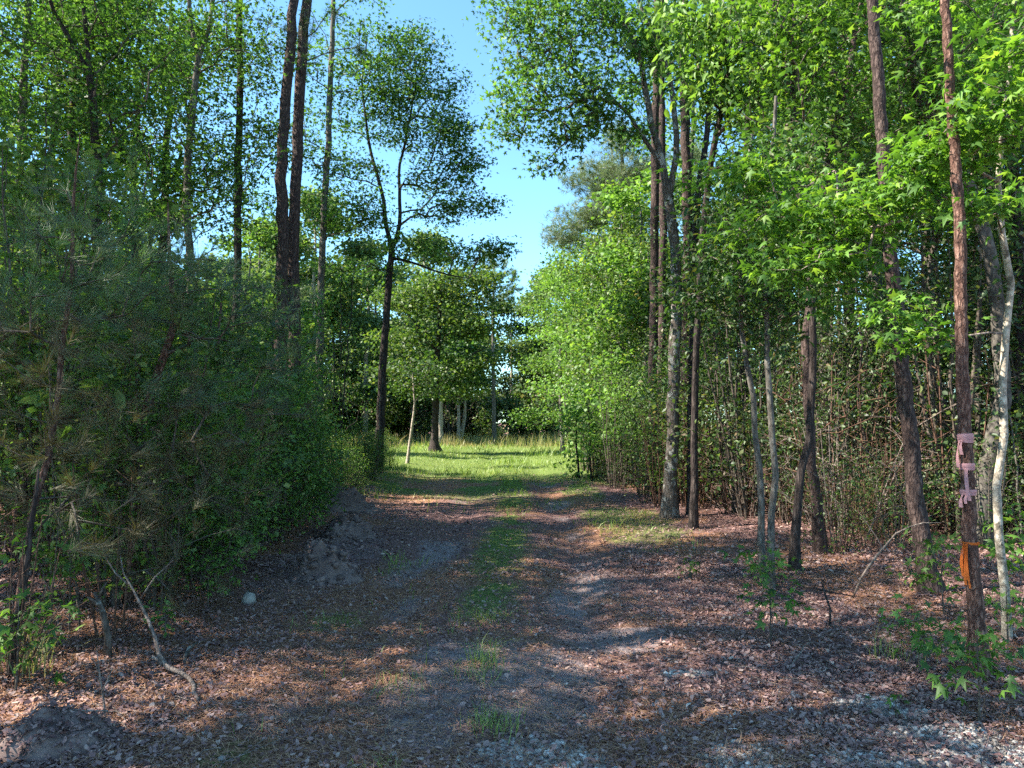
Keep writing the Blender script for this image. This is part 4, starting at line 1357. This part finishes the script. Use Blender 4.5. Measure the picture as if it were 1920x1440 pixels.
# leafless brush
DS = [shrub_proto('leafless_brush', 'x', 1.5, .9, 90, 0, 0, 'holly', bark='redtwig', stems=7), shrub_proto('leafless_brush', 'x', 1.2, 1.0, 80, 0, 0, 'holly', bark='deadwood', stems=6)]
used = set()
place(DS, jitter_spots(64, lambda y: (2.9 + .06 * y, 4.2 + .6 * y), 8.9, 17), 'leafless brown brush tangled under the trees on the leaf covered floor', 'leafless brush on the woodland floor', .6, 1.4, used)
place(DS, jitter_spots(22, lambda y: (2.8 + .08 * y, 4 + .5 * y), 9.5, 14), 'tall tangle of dead twigs between the shaded trunks', 'tall dead brush between the shaded trunks', 1.2, 2.0, used)
place(DS, jitter_spots(30, lambda y: (-2.6 - .36 * y, -2.5 - .05 * y), 4.8, 11), 'leafless brown brush matted at the foot of the shaded bank', 'leafless brush along the shaded bank', .4, .9, used)

# thin young stems
def stem_proto(h, n, mat, bark, size=.06):
    sk = Skel()
    b = rng.normal(0, .12, 2) * h * .5
    sk.trunk([np.array([0, 0, -.1]), np.array([b[0] * .2, b[1] * .2, h * .4]), np.array([b[0] * .7, b[1] * .7, h * .75]), np.array([b[0], b[1], h])], [.022, .017, .011, .003], step=.35, wob=.02)
    zz = h * (.3 + .7 * rng.random(34))
    rr = .35 + .5 * rng.random(34) * (1.2 - zz / h)
    aa = rng.random(34) * 6.283
    sk.grow(np.stack([rr * np.cos(aa) + b[0] * zz / h, rr * np.sin(aa) + b[1] * zz / h, zz], 1), .3, .4, 1.5, .05)
    sk.finish(.002, maxr=.008)
    root = thing('thin_sapling', (0, 0, 0), 'x', 'sapling')
    mb = MB()
    for P, R in sk.trunks:
        mb.tube(P, R, 6, .08)
    sk.limbs(mb)
    mb.build('trunk', M[bark], root, True)
    if n:
        add_foliage(root, sk, np.zeros(3), dict(kind='rhomb', n=n, size=size, sx=.13, sz=.08, up=.9, jit=.7, hang=.4, mat=mat, along=.5))
    return root


TS = [stem_proto(4.5, 7, 'brushleaf', 'bark_dark'), stem_proto(3.6, 5, 'holly', 'bark_grey'), stem_proto(5.5, 8, 'gum', 'bark_dark', .075), stem_proto(3.0, 0, 'gum', 'bark_grey')]
used = set()
place(TS, jitter_spots(22, lambda y: (3.1 + .06 * y, 4.2 + .6 * y), 9.2, 24), 'thin young stem with few leaves in the brush behind the tagged trunks', 'thin saplings in the brush behind the tagged trunks', .45, 1.3, used, tilt=.13)
place(TS, jitter_spots(24, lambda y: (-3.2 - .42 * y, -2.9 - .02 * y), 7, 24), 'thin young stem with few leaves standing in the shaded thicket', 'thin saplings in the shaded thicket', .6, 1.3, used, tilt=.1)
VH2 = [shrub_proto('brush_shrub', 'x', 1.5, .8, 120, 10, .055, 'brushleaf', stems=10, bark='redtwig', low=.05), shrub_proto('brush_shrub', 'x', 1.9, .9, 130, 9, .05, 'holly', stems=10, low=.05)]
used = set()
place(VH2, jitter_spots(46, lambda y: (3.2 + .04 * y, 4.0 + .6 * y), 8.8, 15), 'low leafy brush on the litter floor at the feet of the shaded trunks', 'low leafy brush under the trees', .4, 1.0, used)

# woods further in
BT = [tree_proto('woodland_tree', 'x', 'tree', 13, 2.6, 220, 40, .12, 'gum', 'rhomb', 'bark_dark', .28),
      tree_proto('woodland_tree', 'x', 'tree', 15, 2.8, 230, 40, .13, 'gum', 'wide', 'bark_grey', .35, rad=.17),
      tree_proto('woodland_tree', 'x', 'tree', 10, 2.4, 200, 40, .12, 'oak', 'wide', 'bark_dark', .18)]
used = set()
place(BT, jitter_spots(9, lambda y: (-7 - .5 * y, -6.3), 15, 24), 'leafy tree deep in the shaded wood beyond the twin pines', 'trees deep in the shaded wood', .75, 1.15, used)
place(BT, jitter_spots(22, lambda y: (5.2, 6 + .68 * y), 13, 34), 'leafy tree deep in the wood behind the tagged pine', 'trees deep in the wood behind the tagged pine', .8, 1.2, used)
UT = [tree_proto('understory_tree', 'x', 'tree', 6.5, 1.7, 130, 26, .10, 'bright', 'rhomb', 'bark_dark', .2, rad=.06, s=.24), tree_proto('understory_tree', 'x', 'tree', 7.5, 1.8, 130, 26, .10, 'brushleaf', 'wide', 'bark_dark', .3, rad=.07, s=.24)]  # bright leaf colour on the first kind lightens the shaded wood
used = set()
place(UT, jitter_spots(6, lambda y: (-6 - .32 * y, -5.4), 17, 25), 'small leafy understory tree between the tall trunks of the shaded wood', 'small trees under the tall trunks of the shaded wood', .8, 1.15, used)
YT = [tree_proto('lime_tree', 'x', 'tree', 9, 2.1, 200, 30, .16, 'bright', 'wide', 'bark_grey', .1, rad=.09, s=.34),
      tree_proto('lime_tree', 'x', 'tree', 7, 2.0, 180, 30, .15, 'gum', 'wide', 'bark_grey', .08, rad=.08, s=.34)]
used = set()
place(YT, jitter_spots(13, lambda y: (3.9 + .015 * y, 7.5), 25, 58), 'bright lime green tree in the sunny row where the wood meets the clearing', 'lime green trees edging the clearing', .8, 1.2, used)
place(YT, [(-11.2, 33), (-16, 35), (-20, 37), (-25, 40), (-31, 38), (-37, 44)], 'sunlit pale green tree glowing in the clearing behind the shaded wood', 'sunlit trees behind the shaded wood', .8, 1.1, used)
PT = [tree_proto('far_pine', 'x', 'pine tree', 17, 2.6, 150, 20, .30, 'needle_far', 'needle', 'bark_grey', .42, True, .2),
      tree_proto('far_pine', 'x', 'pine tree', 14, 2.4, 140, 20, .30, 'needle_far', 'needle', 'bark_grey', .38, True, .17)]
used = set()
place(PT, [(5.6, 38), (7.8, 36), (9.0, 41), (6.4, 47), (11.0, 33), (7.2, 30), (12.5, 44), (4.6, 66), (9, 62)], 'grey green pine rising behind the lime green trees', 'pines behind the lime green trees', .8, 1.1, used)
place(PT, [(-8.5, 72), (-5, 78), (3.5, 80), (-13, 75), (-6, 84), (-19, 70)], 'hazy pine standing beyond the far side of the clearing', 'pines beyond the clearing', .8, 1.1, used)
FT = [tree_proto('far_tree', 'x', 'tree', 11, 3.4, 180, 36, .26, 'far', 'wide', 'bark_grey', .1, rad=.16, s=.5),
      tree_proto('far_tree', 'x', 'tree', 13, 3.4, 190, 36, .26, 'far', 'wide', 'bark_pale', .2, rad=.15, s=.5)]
used = set()
fs = [(x + rng.uniform(-1, 1), 67 + rng.uniform(0, 9)) for x in np.linspace(-48, 16, 28)] + [(x + rng.uniform(-1, 1), 80 + rng.uniform(0, 14)) for x in np.linspace(-62, 24, 30)]
place(FT, [(-11, 58), (-14, 55), (-17.5, 52), (-20, 57), (-24, 50), (-28, 54), (-32, 48), (-37, 52), (-22, 62), (-8, 62), (-42, 50), (-30, 60)], 'broad leafy tree closing off the clearing behind the tall thin trunks', 'trees closing off the clearing behind the thicket', .95, 1.4, used)
lowfs = [p for p in fs if -5.5 < p[0] / p[1] * 70 < 3]
fs = [p for p in fs if p not in lowfs]
place(FT, lowfs, 'lower leafy tree in the gap where the track leads out of the clearing', 'lower trees at the gap beyond the clearing', .8, 1.05, used)
place(FT, fs, 'leafy tree in the wooded edge along the far side of the clearing', 'trees along the far side of the clearing', 1.05, 1.55, used)
FS = [shrub_proto('far_shrub', 'x', 3.2, 2.0, 110, 26, .2, 'holly', 'wide', low=.05), shrub_proto('bare_thicket', 'x', 4.0, 2.2, 150, 0, 0, 'holly', bark='twig', stems=9)]
used = set()
fs = [(x + rng.uniform(-.5, .5), 61.5 + rng.uniform(0, 5)) for x in np.linspace(-40, 9, 46)] + [(x + rng.uniform(-.8, .8), 70 + rng.uniform(0, 8)) for x in np.linspace(-50, 14, 34)]
place(FS, fs, ['dark shrub under the trees at the far side of the clearing', 'tangle of bare grey stems under the trees at the far side of the clearing'], 'undergrowth along the far side of the clearing', .9, 1.6, used)

# unseen trees added beyond the frame to throw dappled shade over the track
ET = [tree_proto('unseen_shade_tree', 'x', 'tree', 9, 2.5, 90, 38, .11, 'gum', 'rhomb', 'bark_dark', .3, s=.21)]
used = set()
place(ET, [(-7.8, 5.2), (-6.2, 3.0), (-9.8, 3.6), (-11.5, 6.2), (-7.2, .6), (-9.6, 7.6), (-13, 4.2), (-9.4, 1.2), (-12.2, 1.6), (-8.6, 2.2), (-11.6, 9.6), (-14, 9), (-10.2, 8.8), (-8.9, 7.2), (-11.4, 7.4), (-9.9, 10.2)], 'unseen leafy tree added to shade the start of the track', 'unseen trees added to shade the track', 1.1, 1.5, used)

# ------------------------------------------------------------------ saplings and ground plants with star leaves
def sapling(lab, px, py, h, spread, ntip, n, size, mat='gum', kind='star', lean=0.0, name='sapling', D=None):
    b = gp(px, D) if D else pg(px, py)
    sk_h = h
    P = [b, b + np.array([lean * .4 * h, 0, h * .5]), b + np.array([lean * h, 0, h])]
    A = blob(b + np.array([lean * .8 * h, 0, h * .72]), (spread, spread, h * .4), ntip)
    A[:, 2] = np.maximum(A[:, 2], b[2] + .04)
    return plant(name, lab, 'sapling', [(P, [.007, .005, .002])], A, gum_spec(n, size, mat, s=size * .9, kind=kind, sz=size * .5, hang=.5, jit=.5), 'twig', seg=.12, tip_r=.0014, maxr=.004, sides=5, rough=0, flare=1, wob=.004)


sapling('leafy green sapling alone on the leaf litter in front of the two slender grey stems', 1445, 1200, .62, .16, 16, 7, .085)
sapling('low maple sapling spreading at the foot of the tape banded pine', 1836, 1350, .50, .24, 18, 7, .08)
sapling('small maple sapling in the litter on the track side of the tape banded pine', 1725, 1262, .36, .20, 14, 7, .07)
sapling('sunlit maple sapling between the thick pine and the tape banded pine', 1770, 1160, .55, .25, 18, 7, .075, 'maple')
sapling('yellow green sapling by the foot of the crooked pale tree', 1890, 1215, .40, .16, 10, 6, .075, 'bright')
sapling('bright sapling reaching in from the frame edge beside the crooked pale tree', 1935, 1170, .85, .22, 16, 7, .09, 'maple', lean=-.15)
sapling('ivy like leafy sapling climbing at the foot of the thick purple brown pine', 1735, 1105, 1.0, .2, 16, 7, .075)
sapling('tiny green seedling near the gravel, below the small maple sapling', 1680, 1345, .12, .08, 5, 5, .05)
sapling('low seedling clump at the base of the two slender grey stems', 1440, 1098, .28, .22, 12, 7, .06)
sapling('small seedling at the edge of the track in line with the slender stems', 1295, 1085, .22, .14, 8, 6, .06)
sapling('leafy sapling under the bank at the frame edge, with broad lobed leaves', 30, 1290, .55, .26, 18, 8, .09)
sapling('tall sapling with lobed leaves rising against the brown brush near the dead leaning stem', 90, 1240, 1.15, .26, 18, 8, .09, lean=.05)
sapling('lobed leaf sapling in brown brush behind the fallen pale branch', 130, 1190, 1.3, .3, 20, 8, .085)
sapling('small bright sapling just behind the fallen pale branch', 310, 1195, .26, .12, 9, 6, .06, 'bright', 'oval')
sapling('green sapling beside the pale rock at the thicket edge', 430, 1120, .9, .32, 26, 9, .075)
sapling('bushy green sapling on the bank above the dirt mounds', 590, 1010, .8, .3, 24, 10, .08, 'maple')
sapling('green seedling clump at the thicket edge past the fallen branch', 390, 1140, .4, .3, 18, 9, .06)
for lab, px, py, D in (('large leaved sapling with a pale green whorl among the young pine needles', 92, 1010, 6.3), ('second large leaved sapling, lower and with few leaves, among the young pines', 150, 1060, 5.9)):
    b = gp(px, D)
    tipsz = [at(95, 680, D), at(100, 740, D), at(180, 700, D)] if px < 100 else [at(90, 828, D), at(150, 812, D), at(200, 720, D)]
    plant('magnolia_sapling', lab, 'sapling', [([b, (b + tipsz[0]) / 2 + [.03, 0, 0], tipsz[0]], [.010, .008, .004])], np.array(tipsz[1:]),
          dict(kind='oval', n=9, size=.19, sx=.035, sz=.02, up=1, jit=.35, hang=.35, mat='magnolia', along=0), 'twig', seg=.2, flare=1, sides=5, tip_r=.003)


def tuft(lab, px, py, h, n, name='grass_tuft', mat='grass', w=.004, spread=.06):
    b = pg(px, py)
    x = rng.normal(0, spread, n)
    y = rng.normal(0, spread, n)
    hh = h * rng.uniform(.5, 1.1, n)
    p = np.stack([x, y, np.full(n, -.01)], 1)
    a = rng.random(n) * 6.283
    wv = np.stack([np.cos(a), np.sin(a), np.zeros(n)], 1) * w * .5
    ln = rng.normal(size=(n, 2)) * .5
    mid = p + np.stack([ln[:, 0] * .3, ln[:, 1] * .3, np.full(n, .65)], 1) * hh[:, None]
    top = p + np.stack([ln[:, 0], ln[:, 1], np.full(n, .95)], 1) * hh[:, None]
    V = np.stack([p - wv, p + wv, mid + wv * .7, mid - wv * .7, top], 1)
    b0 = np.arange(n) * 5
    o = mesh_obj(name, V.reshape(-1, 3), [np.stack([b0, b0 + 1, b0 + 2, b0 + 3], 1), np.stack([b0 + 3, b0 + 2, b0 + 4], 1)], M[mat], rnd=np.repeat(rng.random(n), 5))
    o.location = b
    return tag(o, lab, 'grass tuft')


tuft('upright grass tuft in the centre of the track, tallest of those on bare ground', 908, 1235, .22, 80)
tuft('flattened yellowish grass tuft just in front of the tallest tuft on the track', 903, 1262, .12, 70, spread=.09)
tuft('grass tuft in the centre of the track behind the tallest tuft', 900, 1158, .14, 70, spread=.08)
tuft('grass tuft by the heap of gravel at the start of the track', 925, 1365, .14, 80, spread=.07)
tuft('sparse grass tuft behind the gravel by the start of the track', 922, 1345, .13, 60, spread=.05)
tuft('small dark grass tuft near the bottom edge of the view, below the wheel rut', 715, 1425, .07, 60, spread=.06)
tuft('sparse weedy grass tuft in the shaded wheel rut', 745, 1285, .11, 60, spread=.10)
tuft('arching dry grass clump at the foot of the bank behind the low dirt hump', 55, 1260, .38, 70, 'dry_grass_clump', 'drygrass', .008, .08)
tuft('thin grass clump on the woodland floor below the thick purple brown pine', 1690, 1230, .2, 50, spread=.1)

# ------------------------------------------------------------------ dead wood, dirt, stones
def stick(name, lab, cat, paths, mat='deadwood', sides=8):
    o = np.array(paths[0][0][0])
    mb = MB()
    for pts, rad in paths:
        P, R = smooth_path(pts, rad, .12, .006)
        mb.tube(P, R, sides, .12, cap=True)
    ob = mb.build(name, M[mat], None, True, o)
    ob.location = o
    return tag(ob, lab, cat)


g1 = pg(372, 1312)
stick('fallen_branch', 'pale broken branch lying from the track up into the brown brush', 'branch',
      [([g1 + [0, 0, .02], pg(335, 1265) + [0, 0, .05], at(305, 1245, 4.95), at(288, 1190, 5.05), at(268, 1140, 5.15), at(240, 1095, 5.2), at(225, 1040, 5.25)], [.010, .014, .015, .012, .009, .006, .0025]),
       ([at(305, 1245, 4.95), at(292, 1236, 4.97), at(284, 1231, 4.98)], [.014, .012, .009]), ([at(240, 1095, 5.2), at(205, 1060, 5.25), at(190, 1020, 5.3)], [.007, .004, .002]),
       ([at(262, 1125, 5.18), at(300, 1070, 5.2), at(325, 1050, 5.2)], [.006, .004, .002])])
stick('lichen_covered_stump', 'short crooked broken stem with pale lichen, standing behind the fallen branch', 'dead stem',
      [([gp(203, 5.3), at(200, 1180, 5.3), at(190, 1140, 5.3), at(178, 1110, 5.3)], [.028, .024, .02, .012]), ([at(190, 1140, 5.3), at(175, 1128, 5.25), at(165, 1120, 5.2)], [.016, .01, .004]), ([at(184, 1122, 5.3), at(205, 1085, 5.3)], [.01, .003])], 'bark_spot')
stick('dead_sapling', 'bare whitish twig of a sapling standing on the low dirt hump', 'dead sapling',
      [([pg(198, 1350), at(199, 1330, 4.2), at(190, 1300, 4.2), at(184, 1260, 4.2), at(181, 1215, 4.2)], [.007, .006, .005, .004, .0015]),
       ([at(190, 1300, 4.2), at(205, 1270, 4.2), at(212, 1250, 4.2)], [.004, .003, .001]), ([at(184, 1260, 4.2), at(172, 1235, 4.2), at(165, 1220, 4.2)], [.003, .002, .001]), ([at(199, 1330, 4.2), at(213, 1312, 4.2)], [.004, .001])])
stick('dead_leaning_stem', 'dark dead stem leaning upright at the frame edge in front of the brown brush', 'dead stem',
      [([pg(22, 1265), at(32, 1180, 4.85), at(45, 1090, 4.85), at(56, 1010, 4.85), at(66, 930, 4.85), at(72, 880, 4.85)], [.026, .024, .021, .018, .014, .006]),
       ([at(56, 1010, 4.85), at(85, 975, 4.85), at(120, 945, 4.85)], [.008, .005, .002])], 'bark_dark')
stick('arched_dead_branch', 'thin pale dead branch arching from the litter toward the thick purple brown pine', 'branch',
      [([pg(1598, 1122), at(1622, 1072, 6.8), at(1655, 1030, 6.75), at(1690, 995, 6.7), at(1720, 982, 6.6), at(1765, 980, 6.5)], [.009, .011, .010, .008, .006, .002]), ([at(1655, 1030, 6.75), at(1640, 1000, 6.9), at(1610, 960, 7)], [.005, .003, .001])])
stick('fallen_stick', 'broken dark sticks crossing low over the litter below the arched dead branch', 'branch',
      [([pg(1556, 1170) + [0, 0, .01], at(1548, 1110, 6.3), at(1540, 1085, 6.4)], [.01, .008, .004]), ([at(1505, 1098, 6.6), at(1548, 1108, 6.3), at(1600, 1118, 6.2)], [.009, .009, .004])], 'bark_dark')
stick('fallen_stick', 'slim grey stick slanting over the dead leaves below the crossing trunks', 'branch', [([pg(1480, 1252) + [0, 0, .02], pg(1520, 1212) + [0, 0, .05], pg(1530, 1205) + [0, 0, .03]], [.006, .005, .002])])
stick('fallen_stick', 'small pale stick lying on grey dirt by the heap of gravel', 'branch', [([pg(1020, 1320) + [0, 0, .015], pg(1040, 1330) + [0, 0, .02], pg(1058, 1340) + [0, 0, .015]], [.005, .007, .006])])
stick('fallen_stick', 'short lichen covered stick just past the fallen pale branch', 'branch', [([pg(345, 1240) + [0, 0, .01], pg(358, 1218) + [0, 0, .05], pg(370, 1210) + [0, 0, .05]], [.012, .014, .008])], 'bark_spot')


def mound(name, lab, k, mat, nu=110, nv=44):
    cx, cy, rx, ry, h, sd = MOUNDS[k]
    u = np.linspace(0, 2 * math.pi, nu, endpoint=False)
    v = np.linspace(1.5, .02, nv)
    U, Vv = np.meshgrid(u, v)
    x, y = cx + Vv * rx * np.cos(U), cy + Vv * ry * np.sin(U)
    hh = mound_h(k, x, y)
    z = gz(x, y) + hh - .05 * (hh < .004)
    P = np.stack([x, y, z], -1).reshape(-1, 3)
    i_ = (np.arange(nv - 1)[:, None] * nu + np.arange(nu)[None])
    j_ = (np.arange(nv - 1)[:, None] * nu + (np.arange(nu)[None] + 1) % nu)
    Q = np.stack([i_, j_, j_ + nu, i_ + nu], -1).reshape(-1, 4)
    b = np.array([cx, cy, float(gz(cx, cy))])
    rv = np.clip(fbm(x * 6, y * 6, 3 + sd), 0, 1).ravel()
    cl = MB()
    cl.add(P, Q, rnd=rv)
    for _ in range(70 if k < 3 else 24):
        a_, q_ = rng.random() * 6.28, math.sqrt(rng.random()) * 1.05
        px_, py_ = cx + q_ * rx * math.cos(a_), cy + q_ * ry * math.sin(a_)
        s_ = rng.uniform(.012, .05) * (1 if k < 3 else .6)
        Vc, Qc = rocks[rng.integers(6)]
        cl.add(Vc * s_ * np.array([1, .85, .7]) + np.array([px_, py_, float(gz(px_, py_)) + float(mound_h(k, px_, py_)) + s_ * .2]), Qc, rnd=rng.random())
    P, Q, rv = np.vstack(cl.V), np.vstack(cl.Q), np.concatenate(cl.R)
    o = mesh_obj(name, P, [Q], M[mat], rnd=rv, smooth=True, origin=b)
    o.location = b
    return tag(o, lab, 'dirt mound')


mound('dirt_mound', 'grey clodded dirt mound at the foot of the bank, largest of the spoil heaps', 0, 'dirt')
mound('dirt_mound', 'knobbly dirt mound just above the largest spoil heap on the bank', 1, 'dirt')
mound('dirt_mound', 'broad flat topped dirt mound highest up the bank, shaded by shrubs', 2, 'dirt')
mound('dirt_hump', 'low rounded dirt hump half buried in pine straw at the frame corner', 3, 'dirt')
V, Q = rock_verts(10, 7, 8, .22)
b = pg(466, 1128)
o = mesh_obj('pale_rock', V * np.array([.06, .05, .07]), [Q], M['stone'], rnd=np.full(len(V), .6), smooth=True)
o.location = b + np.array([0, 0, .035])
tag(o, 'pale grey fist sized rock at the thicket edge beside a green sapling', 'rock')
for px, py, s, lab in ((417, 1405, .022, 'white stone near the bottom edge of the shaded half of the track'), (600, 1217, .02, 'bluish pale stone in the leaf litter beside the shaded rut'),
                       (455, 1302, .02, 'small pale lilac stone level with the end of the fallen branch'), (1015, 1430, .022, 'smooth light stone in the heap of gravel at the track start'),
                       (112, 1385, .028, 'chalky stone beside the low rounded dirt hump'), (1625, 1378, .022, 'lone pale stone between two gravel patches near the tagged pine'),
                       (628, 1175, .016, 'tiny white pebble out in the shaded leaf litter ahead of the mounds'), (853, 1430, .024, 'flat grey stone lying alone on the track by the gravel heap')):
    V, Q = rock_verts(9, 6, px, .22)
    b = pg(px, py)
    o = mesh_obj('stone', V * np.array([s, s * .8, s * .6]), [Q], M['stone'], rnd=np.full(len(V), .5 + .4 * rng.random()), smooth=True)
    o.location = b + np.array([0, 0, s * .35])
    tag(o, lab, 'stone')

# ------------------------------------------------------------------ survey tape on the slim pine
def trunk_at(py):
    rows = [(1150, 1830, .0456), (1060, 1822, .0426), (900, 1814, .0403), (760, 1807, .038)]
    for (a, xa, ra), (b_, xb, rb) in zip(rows[:-1], rows[1:]):
        if b_ <= py <= a:
            t = (a - py) / (a - b_)
            return at(xa + (xb - xa) * t, py, 4.85), ra + (rb - ra) * t
    raise ValueError


def tape(lab, py, wid, mat, tails, name='marker_tape'):
    c, r = trunk_at(py)
    r = r * 1.03 + .002
    mb = MB()
    for q, (dz, w_) in enumerate(((0, wid), (wid * .25, wid * .7))):
        rr = r + .0025 * q
        n = 28
        a = np.linspace(0, 2 * math.pi, n, endpoint=False)
        tilt = .05 * (1 if q else -1)
        ring = []
        for f_ in (-.5, -.17, .17, .5):
            k = rr * (1 + .02 * np.sin(a * 5 + f_ * 3 + q) + (.0 if abs(f_) > .3 else .03))
            ring.append(np.stack([c[0] + k * np.cos(a), c[1] + k * np.sin(a), c[2] + dz + f_ * w_ + tilt * r * np.cos(a + 1)], 1))
        V = np.vstack(ring)
        j = np.arange(n)
        Q = np.vstack([np.stack([s_ * n + j, s_ * n + (j + 1) % n, (s_ + 1) * n + (j + 1) % n, (s_ + 1) * n + j], 1) for s_ in range(3)])
        mb.add(V, Q)
    for ang, L_, w_, sway in tails:
        # a hanging strip that starts on the trunk's near side
        n = 9
        t = np.linspace(0, 1, n)
        dirx, diry = math.cos(ang), math.sin(ang)
        px_ = c[0] + (r + .005 + .012 * np.sin(t * 3)) * dirx + sway * t ** 1.3
        py_ = c[1] + (r + .006 + .01 * t) * diry
        pz_ = c[2] - wid * .2 - L_ * t
        tw = ang + math.pi / 2 + .5 * np.sin(t * 5 + ang)
        V = np.concatenate([np.stack([px_ + w_ * .5 * np.cos(tw), py_ + w_ * .5 * np.sin(tw), pz_], 1), np.stack([px_ - w_ * .5 * np.cos(tw), py_ - w_ * .5 * np.sin(tw), pz_], 1)])
        j = np.arange(n - 1)
        mb.add(V, np.stack([j, j + 1, n + j + 1, n + j], 1))
    ob = mb.build(name, M[mat], None, True, c)
    ob.location = c
    return tag(ob, lab, 'tape')


A_ = math.radians
tape('highest and widest pink tape band round the slim pine, with a hanging tail', 822, .050, 'pink', [(A_(195), .17, .02, -.01), (A_(215), .09, .018, -.004)])
tape('middle pink tape band of three round the slim pine, with a long hanging strip', 875, .036, 'pink', [(A_(235), .20, .022, .012)])
tape('lowest pink tape band round the slim pine, with a short ragged end', 923, .030, 'pink', [(A_(205), .085, .02, -.015), (A_(230), .06, .016, -.01)])
tape('narrow orange tape band round the slim pine with a bunch of streamers hanging down', 1018, .012, 'orange', [(A_(196), .20, .016, -.012), (A_(204), .25, .014, -.004), (A_(212), .22, .014, .002), (A_(190), .15, .014, -.016), (A_(218), .27, .011, .008), (A_(200), .17, .012, -.02)])
